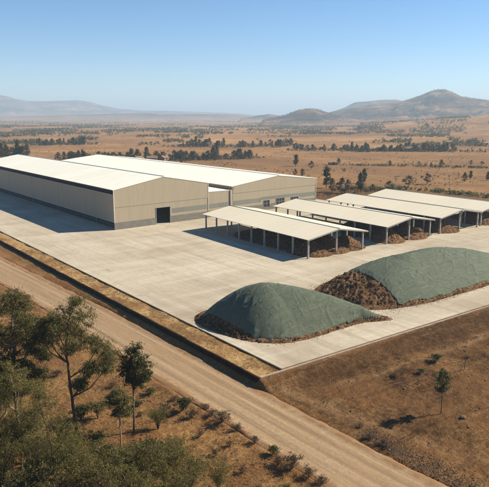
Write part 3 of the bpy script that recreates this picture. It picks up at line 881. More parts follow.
def tarp(fn, xr, yr, step, hem, label, seed):
    xs = np.arange(xr[0], xr[1] + step, step); ys = np.arange(yr[0], yr[1] + step, step)
    X, Y = np.meshgrid(xs, ys, indexing='ij')
    H = fn(X, Y)
    inside = hem(X, Y, H)
    Z = np.maximum(H, 0.02) + 0.22 + 0.22 * fbm(X * 0.16, Y * 0.16, seed + 3, 3)
    # creases run down the slope: stretch the noise along the fall line
    gx, gyy = np.gradient(H, step); ang = np.arctan2(gyy, gx)
    wx = X + 1.6 * fbm(X * .2, Y * .2, seed + 21); wy = Y + 1.6 * fbm(X * .2, Y * .2, seed + 22)
    for k, (rot, sa, sb, amp, th) in enumerate(((0.5, .10, .62, .12, .09), (-0.35, .13, .8, .08, .08), (1.35, .16, .9, .07, .08), (0.1, .5, 2.2, .03, .2))):
        u = wx * math.cos(rot) + wy * math.sin(rot); w_ = -wx * math.sin(rot) + wy * math.cos(rot)
        n = np.abs(fbm(u * sa, w_ * sb, seed + 30 + k, 2))
        Z = Z + amp * np.clip(1 - n / th, 0, 1) ** 1.3 * (0.3 + 1.0 * sst(-.2, .5, fbm(X * .15, Y * .15, seed + 40 + k, 2)))
    # weighed down and crumpled near the hem
    near = np.clip(inside / 1.1, 0, 1)
    Z = Z - 0.18 * (1 - near) + 0.07 * (1 - near) * fbm(X * 2.2, Y * 2.2, seed + 11, 3)
    v = np.stack([X, Y, Z], -1).reshape(-1, 3)
    f = grid_faces(len(xs), len(ys))
    keep = (inside.ravel()[f] > 0).all(axis=1)
    f = f[keep]; used = np.unique(f); mp = np.full(len(v), -1); mp[used] = np.arange(len(used))
    o = np_mesh('compost_cover', v[used], mp[f], M['tarp'], None, True)
    so = o.modifiers.new('thickness', 'SOLIDIFY'); so.thickness = 0.04; so.offset = -1
    return tag(o, label, 'cover', 'green fabric covers over the compost rows')

tarp(pile1, (44.5, 68), (52.5, 72), 0.13, hem1, 'green fabric cover over the whole left compost mound', 181)
tarp(pile2, (69, 115), (52.5, 72.5), 0.16, hem2, 'green fabric cover over the long right compost row leaving its end bare', 191)

# ------------------------------------------------------------------ vegetation
def leaves_at(cent, n_per, spread, size, asp, rng, droop=0.5, flat=0.6):
    """leaf blades round clump centres -> verts, faces (quads)"""
    cent = np.asarray(cent, float); n = len(cent) * n_per
    c = np.repeat(cent, n_per, axis=0)
    off = rng.normal(0, 1, (n, 3)); off /= np.maximum(np.linalg.norm(off, axis=1, keepdims=True), 1e-6)
    off *= np.abs(rng.normal(0, .62, (n, 1))) * spread
    off[:, 2] *= flat
    p = c + off
    ax = rng.normal(0, 1, (n, 3)); ax[:, 2] -= droop * 1.6
    ax /= np.linalg.norm(ax, axis=1, keepdims=True)
    sd = np.cross(ax, rng.normal(0, 1, (n, 3))); sd /= np.maximum(np.linalg.norm(sd, axis=1, keepdims=True), 1e-6)
    L = size * (0.6 + 0.8 * rng.random((n, 1))); W = L * asp
    v = np.stack([p, p + ax * L * .5 + sd * W * .5, p + ax * L, p + ax * L * .5 - sd * W * .5], 1).reshape(-1, 3)
    f = np.arange(n * 4).reshape(-1, 4)
    return v, f

def lobe_tree(name, label, base, lobes, trunk, seed, leafmat, barkmat='bark', r0=0.17, n_cl=26, n_leaf=34, size=0.30, asp=0.28, spread=0.42, droop=0.6, cat='tree', group=None, depth=1.0, stems=1, loc=True):
    """tree with a trunk polyline (u,z), limbs to every crown lobe (u,z,r), twigs and leaf clumps inside each lobe.
       u runs along the picture's right-hand direction, small random depth is added so the crown is round."""
    rng = np.random.default_rng(seed); pr = random.Random(seed)
    zb = float(ter(base[0], base[1])) - 0.05
    t = thing(name, label, cat, (base[0], base[1], zb), 0.0, group)
    R3 = np.array([Rt[0], Rt[1], 0]); F3 = np.array([Fh[0], Fh[1], 0]); U3 = np.array([0, 0, 1.0])
    m = MB()
    tp = [np.array([0, 0, 0.0])]
    for u, z in trunk: tp.append(R3 * u + U3 * z + F3 * pr.uniform(-.15, .15) * (z > 1))
    tp = [np.array([0, 0, -.3])] + tp
    ztop = max(trunk, key=lambda q: q[1])[1]
    rad = [r0 * (1 - 0.72 * max(0, p[2]) / (ztop + .5)) for p in tp]
    rad[0] = r0 * 1.25
    # resample with slight wobble
    P = []; Rd = []
    for i in range(len(tp) - 1):
        for k in range(4):
            s = k / 4; q = tp[i] * (1 - s) + tp[i + 1] * s
            P.append(q + (rng.normal(0, 1, 3) * r0 * 0.18 if k else 0)); Rd.append(rad[i] * (1 - s) + rad[i + 1] * s)
    P.append(tp[-1]); Rd.append(rad[-1])
    m.tube(P, Rd, 8)
    Pn = np.array(P)
    cents = []
    for (u, z, r) in lobes:
        dep = pr.uniform(-1, 1) * depth
        c = R3 * u + U3 * z + F3 * dep
        # leave the trunk well below the lobe
        zj = max(0.25 * ztop, z - max(1.2, 0.9 * abs(u - 0) + 0.8 * r + abs(dep) * .6))
        k = int(np.argmin(np.abs(Pn[:, 2] - min(zj, ztop))))
        j = Pn[k]; rj = Rd[k]
        mid = j * .5 + c * .5 + np.array([0, 0, -0.12 * np.linalg.norm(c - j)]) + rng.normal(0, .08, 3)
        m.tube([j, mid, c], [rj * .6, rj * .42, max(.012, rj * .18)], 5)
        for q in range(n_cl):
            d = rng.normal(0, 1, 3); d /= np.linalg.norm(d)
            e = c + d * r * 1.45 * (rng.random() ** 0.6) * np.array([1.0, 1.0, 0.85])
            cents.append(e)
            if q % 2 == 0:
                s = c * .75 + mid * .25 if q % 3 else c
                m.tube([s, (s + e) / 2 + rng.normal(0, .06, 3), e], [.022, .015, .007], 3)
    m.build('trunk', M[barkmat], t)
    v, f = leaves_at(cents, n_leaf, spread, size, asp, rng, droop)
    np_mesh('crown', v, f, M[leafmat], t)
    return t

TL = dict(n_cl=32, n_leaf=60, size=0.19, asp=0.24, spread=0.62)
lobe_tree('eucalyptus_tree', 'tall open eucalyptus on bare slim trunk with separate leaf clumps, beside the dirt road', (18.9, 49.3),
          [(0.2, 13.0, 0.75), (-0.4, 11.9, 0.95), (0.8, 11.8, 0.9), (0.2, 10.5, 0.9), (-2.1, 11.2, 0.8), (-2.6, 10.5, 0.6), (-1.6, 10.1, 0.75), (1.1, 9.8, 0.8),
           (2.4, 9.3, 0.85), (3.0, 8.4, 0.8), (2.0, 7.7, 0.65), (1.2, 6.7, 0.6), (0.8, 6.0, 0.45), (3.1, 7.5, 0.45), (-0.9, 11.0, 0.7), (-3.0, 10.9, 0.4), (0.0, 9.3, .5)],
          [(-0.15, 2.6), (-0.45, 6.2), (-0.55, 9.0), (-0.2, 11.5), (0.1, 12.8)], 201, 'leaf', r0=0.17, depth=1.5, **TL)
lobe_tree('young_tree', 'slender young tree with oval dark crown, nearest the dirt road', (23.6, 47.5),
          [(0.3, 8.1, 0.55), (-0.3, 7.2, 0.72), (0.9, 7.2, 0.72), (0.1, 6.4, 0.9), (1.2, 6.4, 0.6), (-0.6, 6.2, 0.55), (0.6, 5.4, 0.6), (0.0, 5.2, 0.5), (1.1, 5.6, .4)],
          [(0.05, 2.0), (0.1, 4.2), (0.35, 6.0), (0.3, 7.9)], 202, 'leaf_dark', r0=0.11, depth=0.7, n_cl=30, n_leaf=46, size=0.18, asp=0.34, spread=0.38)
lobe_tree('young_tree', 'shorter young tree with thin pale stem, standing among low green scrub', (20.9, 44.6),
          [(-0.1, 5.8, 0.5), (0.6, 5.3, 0.5), (-0.5, 5.0, 0.48), (0.1, 4.6, 0.6), (0.6, 4.1, 0.4), (-0.3, 4.0, 0.4)],
          [(0.0, 1.6), (-0.05, 3.2), (0.05, 4.8), (-0.1, 5.6)], 203, 'leaf', 'pale_bark', r0=0.08, depth=0.5, n_cl=24, n_leaf=36, size=0.17, asp=0.34, spread=0.36)
lobe_tree('eucalyptus_tree', 'tallest bushy eucalyptus at the left picture edge with two pale trunks', (14.7, 52.5),
          [(0.4, 13.6, 0.7), (-0.3, 13.0, 0.8), (1.0, 12.8, 0.8), (1.6, 12.0, 0.65), (0.2, 11.7, 0.9), (-0.8, 11.0, 0.85), (1.0, 10.9, 0.8), (2.0, 11.1, 0.55),
           (-0.2, 9.7, 0.9), (1.1, 9.4, 0.8), (-0.9, 8.9, 0.8), (2.0, 9.4, 0.5), (0.4, 8.2, 0.7), (-0.6, 7.2, 0.65), (1.3, 7.6, 0.55), (-1.6, 12.2, .7), (-1.8, 10.2, .8), (2.5, 10.2, .45), (-1.6, 8.0, .8), (0.2, 6.0, .8), (1.2, 5.6, .8), (-.9, 5.2, .9), (2.1, 6.6, .6), (2.4, 8.0, .5), (-2.2, 6.5, .9)],
          [(-0.1, 3.0), (0.0, 6.0), (0.1, 9.0), (0.3, 13.2)], 204, 'leaf', 'pale_bark', r0=0.18, depth=1.6, **TL)
lobe_tree('eucalyptus_tree', 'dark leafy eucalyptus half cut off by the left picture edge', (12.3, 52.2),
          [(1.0, 8.5, 0.9), (0.5, 10.0, 1.0), (1.5, 6.9, 0.8), (1.6, 5.3, 0.7), (0.7, 5.2, 0.85), (0.3, 7.4, 1.0), (-.8, 9, 1.0), (-1, 6.6, 1.0)],
          [(0.2, 3.0), (0.4, 6.0), (0.5, 9.8)], 205, 'leaf_dark', r0=0.16, depth=1.2, **TL)
lobe_tree('young_tree', 'feathery olive young tree rising out of the scrub at lower left', (14.2, 42.2),
          [(-0.7, 7.4, 0.75), (-1.7, 6.2, 0.85), (0.3, 6.6, 0.85), (-0.6, 4.9, 0.95), (1.2, 5.6, 0.7), (-1.0, 8.3, 0.5), (1.7, 4.5, 0.65), (-1.8, 4.1, 0.75), (0.6, 3.7, 0.75)],
          [(0.0, 2.0), (-0.1, 4.2), (-0.5, 6.2), (-0.9, 8.0)], 206, 'leaf_olive', r0=0.09, depth=1.1, n_cl=30, n_leaf=46, size=0.15, asp=0.20, spread=0.5, droop=0.2)
lobe_tree('young_tree', 'olive young tree at the left between the bushy eucalyptus and the lower left scrub', (13.4, 48.0),
          [(-0.4, 8.6, 0.8), (0.7, 8.1, 0.8), (-1.3, 7.6, 0.8), (0.1, 7.0, 0.95), (1.5, 6.7, 0.8), (-0.9, 6.0, 0.9), (0.8, 5.6, 0.85), (1.9, 5.3, 0.65), (-1.8, 5.6, 0.7), (0.0, 4.5, 0.85), (-1.2, 4.2, 0.8), (1.3, 4.2, .7)],
          [(0.1, 2.4), (0.0, 4.8), (-0.1, 6.8), (-0.3, 8.3)], 209, 'leaf_olive', 'pale_bark', r0=0.11, depth=1.2, n_cl=28, n_leaf=50, size=0.16, asp=0.22, spread=0.52, droop=0.3)
lobe_tree('sapling', 'thin green sapling on the bare brown ground right of the road', (49.1, 31.9),
          [(-0.1, 4.3, 0.42), (-0.5, 3.8, 0.42), (0.35, 3.8, 0.38), (0.05, 3.1, 0.48), (-0.35, 2.6, 0.36), (.4, 2.9, .3)],
          [(0.0, 1.2), (0.0, 2.6), (-0.05, 4.0)], 207, 'leaf_dark', r0=0.05, depth=0.35, n_cl=16, n_leaf=22, size=0.20, asp=0.3, spread=0.26)
lobe_tree('sapling', 'bare spindly sapling standing behind the green one on brown ground', (59.9, 36.3),
          [(-0.1, 2.9, 0.15), (-0.05, 2.3, 0.14), (0.0, 0.5, .3)], [(0.0, 1.0), (-0.1, 2.8)], 208, 'leaf_dry', r0=0.035, depth=0.15, n_cl=5, n_leaf=5, size=0.18, asp=0.25, spread=0.16)

# shrubs: a few kinds, each with stems and a crown, then copied
def shrub_proto(name, leafmat, seed, n_stem, n_cl, n_leaf, size, asp, spread, up):
    rng = np.random.default_rng(seed)
    t = bpy.data.objects.new(name, None); t.empty_display_size = .2
    COL.objects.link(t)
    m = MB(); cents = []
    for s in range(n_stem):
        a = rng.random() * 6.28; lean = 0.08 + 0.38 * rng.random()
        top = np.array([math.cos(a) * lean, math.sin(a) * lean, 0.55 + 0.4 * rng.random()])
        mid = top * .5 + np.array([-math.cos(a) * .05, -math.sin(a) * .05, .08])
        m.tube([(0, 0, -.06), mid, top], [.016, .011, .004], 4)
        for q in range(n_cl):
            f = 0.25 + 0.75 * rng.random()
            b = mid * (1 - f) + top * f if f > .4 else mid * (f / .4)
            e = b + rng.normal(0, 1, 3) * np.array([.13, .13, .07]) * (1.2 - f * .4) + np.array([0, 0, .03])
            e[2] = max(e[2], .03); cents.append(e)
            if q % 3 == 0: m.tube([b, e], [.005, .002], 3)
    m.build('stems', M['bark'], t)
    v, f = leaves_at(cents, n_leaf, spread, size, asp, rng, up, .8)
    np_mesh('foliage', v, f, M[leafmat], t)
    return t
SHP = {'olive': [shrub_proto('shrub', 'leaf_olive', 301 + i, 13, 20, 26, .040, .22, .090, -.5) for i in range(3)],
       'green': [shrub_proto('shrub', 'leaf', 311 + i, 10, 18, 26, .048, .32, .085, .1) for i in range(2)],
       'dark': [shrub_proto('shrub', 'leaf_dark', 321, 9, 13, 14, .10, .40, .09, 0.)],
       'dry': [shrub_proto('shrub', 'leaf_dry', 331 + i, 10, 10, 10, .11, .22, .10, -.4) for i in range(2)]}
used_proto = set()
srng = random.Random(77)
def put_shrub(kind, x, y, h, w, label, group=None, sc=1.0):
    p = srng.choice(SHP[kind])
    o = copy_tree(p)
    o.location = (x, y, float(ter(x, y)) - .02)
    o.rotation_euler = (0, 0, srng.uniform(0, 6.28))
    o.scale = (w * 1.15, w * 1.15, h)
    tag(o, label, 'shrub', group)
BIG = [('olive', 12.6, 48.1, 5.0, 4.0, 'tall olive shrub at the left picture edge below the bushy eucalyptus'),
       ('olive', 13.3, 43.3, 4.4, 4.0, 'broad olive shrub at the lower left corner behind the nearest scrub'),
       ('green', 17.0, 46.8, 2.6, 2.6, 'green shrub at the foot of the tall open eucalyptus'),
       ('green', 19.0, 46.0, 2.6, 2.5, 'green shrub between the tall eucalyptus and the short pale stemmed tree'),
       ('olive', 24.5, 41.2, 2.2, 2.0, 'small olive shrub at the right end of the lower left scrub'),
       ('olive', 25.7, 46.7, 2.2, 2.0, 'feathery olive shrub just right of the oval crowned young tree'),
       ('green', 22.1, 52.2, 2.2, 2.0, 'green shrub on straw ground behind the oval crowned young tree'),
       ('dark', 20.7, 53.0, 1.8, 1.7, 'dark green shrub on straw ground right of the tall eucalyptus trunk'),
       ('green', 14.2, 48.4, 4.2, 3.4, 'leafy green shrub under the tallest bushy eucalyptus'),
       ('dark', 29.4, 48.2, 1.6, 1.5, 'rounded dark green bush at the road edge'),
       ('dry', 31.0, 43.7, 1.1, 2.0, 'low spreading dry brown bush on the road bank'),
       ('dry', 31.1, 33.8, 1.25, 1.8, 'dark dry bush on the road bank nearest the camera'),
       ('olive', 24.6, 35.2, 2.5, 2.3, 'olive shrub at the bottom picture edge near the road'),
       ('dark', 22.3, 42.1, 2.4, 2.6, 'dark green shrub standing amid the olive scrub')]
for k, x, y, h, w, lab in BIG: put_shrub(k, x, y, h, w, lab)
for (x, y, h, w) in [(16.5, 43.3, 3.7, 3.7), (17.9, 40.5, 4.0, 3.9), (19.4, 38.5, 3.6, 3.5), (21.6, 38.4, 3.8, 3.6), (22.9, 36.7, 3.4, 3.2), (20.3, 42.2, 2.4, 2.4), (17.6, 50.3, 2.6, 2.5),
                     (10.8, 45.2, 5.0, 3.9), (10.4, 48.0, 5.2, 4.1), (15.3, 45.6, 3.2, 3.0), (20.6, 40.2, 2.8, 2.8), (15.4, 40.6, 4.0, 3.6), (23.2, 39.4, 2.4, 2.4), (12.0, 40.8, 4.4, 3.8), (18.6, 43.4, 2.6, 2.7),
                     (16.0, 38.0, 4.0, 3.8), (21.2, 35.2, 3.2, 3.2), (18.0, 36.0, 3.8, 3.6), (11.2, 51.5, 3.6, 3.2), (13.9, 50.6, 3.0, 2.8)]:
    put_shrub(srng.choice(['olive', 'olive', 'olive', 'green']), x, y, h, w, 'feathery shrub in the olive scrub filling the lower left corner', 'shrubs of the lower left scrub')
for (x, y, h, w) in [(28.0, 49.3, .9, 1.4), (31.5, 47.4, .7, 1.2), (29.3, 46.4, .9, 1.4), (31.3, 41.7, .8, 1.0), (31.4, 32.1, .9, 1.2), (31.6, 30.9, .8, 1.1), (31.2, 36.4, .8, .9), (31.2, 38.9, .7, .9),
                     (31.0, 45.4, .7, 1.0), (29.2, 40.0, .6, .8), (28.1, 43.1, .6, .8), (27.3, 39.6, .7, .9), (28.5, 53.4, .7, 1.0), (26.5, 52.0, .6, .9), (30.6, 35.0, .9, 1.2), (29.9, 50.6, .6, .9), (26.2, 57.5, .7, 1.1), (24.0, 60.5, .8, 1.2),
                     (27.6, 36.0, .6, .8), (25.6, 50.0, .5, .8), (26.9, 33.0, .7, .9), (28.8, 31.8, .6, .9), (25.3, 55.5, .6, 1.0), (22.5, 64.0, .9, 1.4), (19.0, 62.0, 1.0, 1.6)]:
    put_shrub(srng.choice(['dry', 'dry', 'dark']), x, y, h, w, 'small low bush on the straw ground left of the road', 'low bushes left of the road')
for (x, y, h, w) in [(60.0, 40.3, 1.0, 1.3), (55.6, 39.2, .6, .9), (40.2, 31.6, .6, 1.3), (40.0, 33.2, .5, 1.0), (52.9, 40.6, .5, .9), (41.0, 35.2, .4, .8), (64, 38.5, .4, .8)]:
    put_shrub(srng.choice(['dry', 'dark', 'dry']), x, y, h, w, 'small low bush on bare brown ground right of the road', 'low bushes right of the road')
for k in SHP:
    for p in SHP[k]:
        for ch in list(p.children): bpy.data.objects.remove(ch)
        bpy.data.objects.remove(p)

# trees on the plain: kinds with trunk and crown
def plain_tree(kind, seed, parts=True):
    rng = np.random.default_rng(seed)
    t = bpy.data.objects.new('tree', None); COL.objects.link(t)
    m = MB(); cents = []
    if kind == 'slender': prof = [(0.18, .10), (0.35, .15), (.55, .17), (.75, .13), (.9, .07), (1.0, .02)]
    elif kind == 'round': prof = [(0.12, .22), (0.3, .34), (.5, .38), (.7, .32), (.88, .2), (1.0, .05)]
    else: prof = [(0.3, .15), (0.45, .36), (.6, .44), (.75, .38), (.9, .22), (1.0, .05)]
    wob = rng.normal(0, .02, (4, 2))
    m.tube([(0, 0, -.05), (wob[0][0], wob[0][1], .3), (wob[1][0], wob[1][1], .6), (wob[2][0], wob[2][1], .92)], [.022, .017, .012, .004], 5)
    zs = [p[0] for p in prof]; rs = [p[1] for p in prof]
    n = {'slender': 60, 'round': 80, 'open': 55}[kind]
    lob = rng.random(8)
    for i in range(n):
        z = zs[0] + (1 - zs[0]) * rng.random() ** 0.9
        a = rng.random() * 6.28
        r = np.interp(z, zs, rs) * (0.55 + 0.65 * lob[int(a / 6.29 * 4) + 4 * int(z > .6)]) * rng.random() ** .5
        c = np.array([math.cos(a) * r, math.sin(a) * r, z * .96]); cents.append(c)
        if i % 6 == 0: m.tube([(wob[1][0] * z, wob[1][1] * z, max(.15, z - r * 1.2)), c], [.008, .003], 3)
    v, f = leaves_at(cents, 18, .085, .07, .5, rng, .2, .8)
    m.build('trunk', M['bark'], t)
    np_mesh('crown', v, f, M['leaf_far'], t)
    return t
PT = {k: [plain_tree(k, 400 + 10 * i + j) for j in range(3)] for i, k in enumerate(('slender', 'round', 'open'))}
prng = random.Random(5)
def put_tree(kind, x, y, h, label, group=None, wide=1.0, name='tree'):
    o = copy_tree(prng.choice(PT[kind])); o.name = name
    o.location = (x, y, float(ter(x, y)) - .05); o.rotation_euler = (0, 0, prng.uniform(0, 6.28))
    w = h * wide * prng.uniform(.9, 1.1); o.scale = (w, w, h)
    return tag(o, label, 'tree', group)
MID = [('slender', 175, 173, 9.2, 1.0, 'tallest slender dark tree past the right corner of the second hall'),
       ('round', 167, 162, 5.4, .9, 'bushy dark tree beside the slender one past the second hall'),
       ('round', 167.5, 157.5, 5.9, 1.0, 'broad round dark tree just behind the second shed roof'),
       ('open', 179, 165, 4.0, 1.0, 'small thin tree between the round tree and the slender pair'),
       ('slender', 174, 154, 7.7, 1.0, 'front tree of the slender pair beyond the second shed'),
       ('slender', 201, 176, 6.4, 1.15, 'rear tree of the slender pair beyond the second shed'),
       ('open', 182, 155, 2.8, 1.2, 'low sparse tree right of the slender pair'),
       ('slender', 237, 259, 7.0, 1.2, 'lone dark upright tree behind the ridge of the second hall'),
       ('open', 230, 239, 4.8, 1.1, 'pale sparse tree right of the lone upright tree behind the second hall'),
       ('round', 202, 221, 3.2, 1.1, 'left bush sized tree of the pair just over the roof of the second hall'),
       ('round', 201, 215, 3.8, 1.0, 'right bush sized tree of the pair just over the roof of the second hall'),
       ('open', 231, 216, 2.2, 1.3, 'short dark tree on the golden plain above the slender pair'),
       ('open', 186, 150, 4.2, 1.1, 'tree in the shrub hedge behind the third shed'),
       ('open', 204, 155, 4.8, 1.4, 'wide crowned tree on the golden plain beyond the third shed'),
       ('open', 219, 157, 4.6, 1.3, 'loose crowned tree right of the wide crowned one beyond the third shed'),
       ('round', 239, 152, 4.2, .9, 'left tree of a close pair near the right picture edge'),
       ('slender', 250, 156, 4.0, 1.4, 'right tree of a close pair near the right picture edge'),
       ('slender', 251, 148, 4.1, 1.3, 'tree nearest the right picture edge beyond the sheds'),
       ('round', 282, 228, 3.4, 1.0, 'leftmost dark tree of the field boundary beyond the sheds'),
       ('open', 293, 216, 3.0, 1.1, 'low tree in the middle of the field boundary beyond the sheds'),
       ('round', 297, 204, 4.4, 1.1, 'biggest dark tree of the field boundary beyond the sheds'),
       ('round', 296, 210, 2.6, 1.2, 'small bushy tree left of the biggest one in the field boundary'),
       ('open', 326, 204, 3.2, 1.1, 'left of two small trees beyond the end of the field boundary'),
       ('open', 328, 198, 2.9, 1.1, 'right of two small trees beyond the end of the field boundary'),
       ('round', 273, 260, 4.0, .9, 'dark tree beside the small flat hut on the plain'),
       ('slender', 197, 318, 5.2, 1.3, 'single dark tree in front of the tree belt, over the second hall roof'),
       ('slender', 246, 350, 12.0, 1.0, 'tall tree rising above the tree belt left of the lone trees')]
for k, x, y, h, w, lab in MID: put_tree(k, x, y, h, lab, 'single trees on the plain', w)

# tree belts: each a row of individual trees across the plain
BELTS = [  # polyline of the belt, count, depth scatter, height range, label
    ([(140, 430), (128, 446)], 16, 14, (7, 11), 'tree in the dark belt at the left picture edge beyond the long hall'),
    ([(150, 394), (178, 362), (205, 352), (232, 344), (244, 338)], 90, 13, (3.4, 7.8), 'tree in the long dark belt just over the hall roofs'),
    ([(248, 340), (262, 330)], 8, 7, (5.0, 8.5), 'tree in the thin right end of the long belt over the hall roofs'),
    ([(205, 615), (236, 606), (262, 596)], 28, 22, (4, 9), 'tree in the second belt across the plain behind the long hall'),
    ([(300, 500), (345, 470), (395, 440)], 36, 22, (4, 9), 'tree in the broken belt across the middle of the plain'),
    ([(355, 388), (382, 368), (405, 348)], 24, 9, (3.2, 7.5), 'tree in the short belt below the domed hill'),
    ([(386, 348), (415, 325), (444, 300)], 60, 12, (3.2, 7.6), 'tree in the belt across the plain below the peaked hill'),
]
for poly, n, sc, (h0, h1), lab in BELTS:
    pts = np.array(poly, float); seg = np.linalg.norm(np.diff(pts, axis=0), axis=1); cum = np.concatenate([[0], np.cumsum(seg)])
    for i in range(n):
        s = prng.random() * cum[-1]
        # trees stand in clumps along a belt
        s = s + 0.015 * cum[-1] * math.sin(s / cum[-1] * 37)
        x = np.interp(s, cum, pts[:, 0]); y = np.interp(s, cum, pts[:, 1])
        x += prng.gauss(0, sc * .5) * Fh[0]; y += prng.gauss(0, sc * .5) * Fh[1]
        k = prng.choice(['round', 'round', 'open', 'open', 'slender'])
        put_tree(k, x, y, prng.uniform(h0, h1) * (1.15 if k == 'slender' else .85), lab, 'trees of the belts on the plain', prng.uniform(.95, 1.35))
for k in PT:
    for p in PT[k]:
        for ch in list(p.children): bpy.data.objects.remove(ch)
        bpy.data.objects.remove(p)

# far woods, scrub, hedge: nobody could count them
def scatter_bushes(name, pts, hs, label, seed, n_leaf=14, mat='leaf_far', size=.45, asp=.6):
    rng = np.random.default_rng(seed)
    pts = np.asarray(pts, float); hs = np.asarray(hs, float)
    z = ter(pts[:, 0], pts[:, 1])
    n = len(pts)
    base = np.repeat(np.column_stack([pts, z]), n_leaf, axis=0); H = np.repeat(hs, n_leaf)[:, None]
    off = rng.normal(0, 1, (n * n_leaf, 3)); off /= np.linalg.norm(off, axis=1, keepdims=True); off *= rng.random((n * n_leaf, 1)) ** .5
    p = base + off * H * np.array([.55, .55, .45]) + np.concatenate([np.zeros((n * n_leaf, 2)), H * .48], 1)
    ax = rng.normal(0, 1, p.shape); ax /= np.linalg.norm(ax, axis=1, keepdims=True)
    sd = np.cross(ax, rng.normal(0, 1, p.shape)); sd /= np.linalg.norm(sd, axis=1, keepdims=True)
    L = H * size * (.6 + .8 * rng.random(H.shape)); W = L * asp
    v = np.stack([p - ax * L * .5, p + sd * W * .5, p + ax * L * .5, p - sd * W * .5], 1).reshape(-1, 3)
    o = np_mesh(name, v, np.arange(len(v)).reshape(-1, 4), M[mat])
    return tag(o, label, kind='stuff')

def polar_pts(n, d0, d1, a0, a1, rng, clump=0.0, seed=0, sx=0.004, sy=0.02, thr=.55):
    out = []
    while len(out) < n:
        d = math.exp(rng.uniform(math.log(d0), math.log(d1), 1)[0]); px = rng.uniform(a0, a1)
        a = float(azim(px)); x, y = d * math.cos(a), d * math.sin(a)
        if clump:
            # belts lie across the view and along old field lines
            q = float(vnoise(px * 0.035, math.log(d) * 9.0, seed)) * .7 + float(vnoise(px * .12, math.log(d) * 26, seed + 1)) * .3
            if q < thr: continue
        if x > 30 and x < 200 and y > 40 and y < 310: continue
        out.append((x, y))
    return np.array(out)
rg = np.random.default_rng(9)
scatter_bushes('far_woods', np.concatenate([polar_pts(4200, 620, 2000, -40, 540, rg, 1, 3, thr=.63), polar_pts(14000, 1000, 5200, -40, 540, rg, 1, 33, thr=.50)]), rg.uniform(2.0, 4.8, 18200), 'far dark woods and tree lines thinning towards the hills', 501, 9)
scatter_bushes('scrub', np.concatenate([polar_pts(1500, 170, 1500, -40, 540, rg, 1, 12, thr=.58), polar_pts(1500, 160, 1500, -40, 540, rg)]), np.concatenate([rg.uniform(.4, 1.2, 1500), rg.uniform(.25, .7, 1500)]), 'low dark scrub dotted over the golden plain', 502, 10)
scatter_bushes('scrub', polar_pts(3000, 1700, 3000, 255, 520, rg, 1, 22, thr=.50), rg.uniform(2, 4.5, 3000), 'dark scrub patches on the hill slopes', 503, 7)
def line_pts(poly, n, sc, rng):
    pts = np.array(poly, float); seg = np.linalg.norm(np.diff(pts, axis=0), axis=1); cum = np.concatenate([[0], np.cumsum(seg)])
    s = rng.random(n) * cum[-1]
    return np.column_stack([np.interp(s, cum, pts[:, 0]), np.interp(s, cum, pts[:, 1])]) + rng.normal(0, sc, (n, 2))
hp = line_pts([(178, 164), (186, 156), (196, 152), (199, 140), (199, 116), (201, 90)], 260, .9, rg)
scatter_bushes('hedge', hp, rg.uniform(.7, 1.9, 260), 'low dark shrub hedge behind the sheds', 504, 26, 'leaf', .35)
bp = line_pts([(268, 250), (285, 226), (303, 196), (318, 165)], 300, 2.2, rg)
scatter_bushes('scrub', bp, rg.uniform(.5, 1.7, 300), 'line of dark scrub along a field boundary beyond the sheds', 505, 16, 'leaf_far', .4)
for bi, (poly, n) in enumerate((([(150, 394), (178, 362), (205, 352), (232, 344), (262, 330)], 320), ([(205, 615), (236, 606), (262, 596)], 160), ([(300, 500), (345, 470), (395, 440)], 260), ([(355, 388), (382, 368), (405, 348)], 160), ([(386, 348), (415, 325), (444, 300)], 300), ([(444, 300), (470, 270), (488, 240)], 90))):
    up = line_pts(poly, n, 8, rg)
    scatter_bushes('undergrowth', up, rg.uniform(.8, 3.0, n), ('low undergrowth below the long belt over the hall roofs', 'low undergrowth of the second belt behind the long hall', 'low undergrowth of the broken belt in the middle of the plain', 'low undergrowth of the short belt below the domed hill', 'low undergrowth of the belt below the peaked hill', 'sparse bushes past the right end of the belt below the peaked hill')[bi], 520 + bi, 16, 'leaf_far', .4)
ep = line_pts([(150, 160), (160, 155), (172, 158), (182, 153)], 120, 2.0, rg)
scatter_bushes('scrub', ep, rg.uniform(.3, .9, 120), 'dry brown scrub at the corner behind the second hall', 506, 14, 'leaf_dry', .4)

# small huts among the belts
def hut(x, y, w, d, h, a, lab, flat=False):
    z = float(ter(x, y)) - .1
    t = thing('hut', lab, 'hut', (x, y, z), R_(a), 'small huts on the plain')
    m = MB(); m.box(-w / 2, w / 2, -d / 2, d / 2, 0, h); m.build('wall', M['hut'], t)
    m = MB(); o = .4
    if flat:
        m.loft([(-w / 2 - o, -d / 2 - o, h + .02), (w / 2 + o, -d / 2 - o, h + .02), (w / 2 + o, -d / 2 - o, h + .2), (-w / 2 - o, -d / 2 - o, h + .2)],
               [(-w / 2 - o, d / 2 + o, h + .3), (w / 2 + o, d / 2 + o, h + .3), (w / 2 + o, d / 2 + o, h + .5), (-w / 2 - o, d / 2 + o, h + .5)])
    else:
        m.loft([(-w / 2 - o, -d / 2 - o, h), (-w / 2 - o, d / 2 + o, h), (-w / 2 - o, 0, h + d * .3)], [(w / 2 + o, -d / 2 - o, h), (w / 2 + o, d / 2 + o, h), (w / 2 + o, 0, h + d * .3)])
    m.build('roof', M['hut_roof'], t)
    m = MB(); m.box(-.5, .5, -d / 2 - .06, -d / 2 - .004, 0, 2.0); m.build('door', M['dark'], t)
hut(266, 258, 5, 3, 1.5, -30, 'low pale flat roofed hut on the open plain beside a dark tree', True)
for i, (x, y, w, a) in enumerate([(185, 350, 5, 10), (193, 347, 6, -35), (200, 344, 5, 20)]):
    hut(x, y, w, 4.5, 2.6, a, 'brown mud hut among the trees of the long belt over the hall roofs')
hut(327, 486, 9, 5, 2.8, -40, 'brown hut among trees of the broken belt in the middle of the plain')
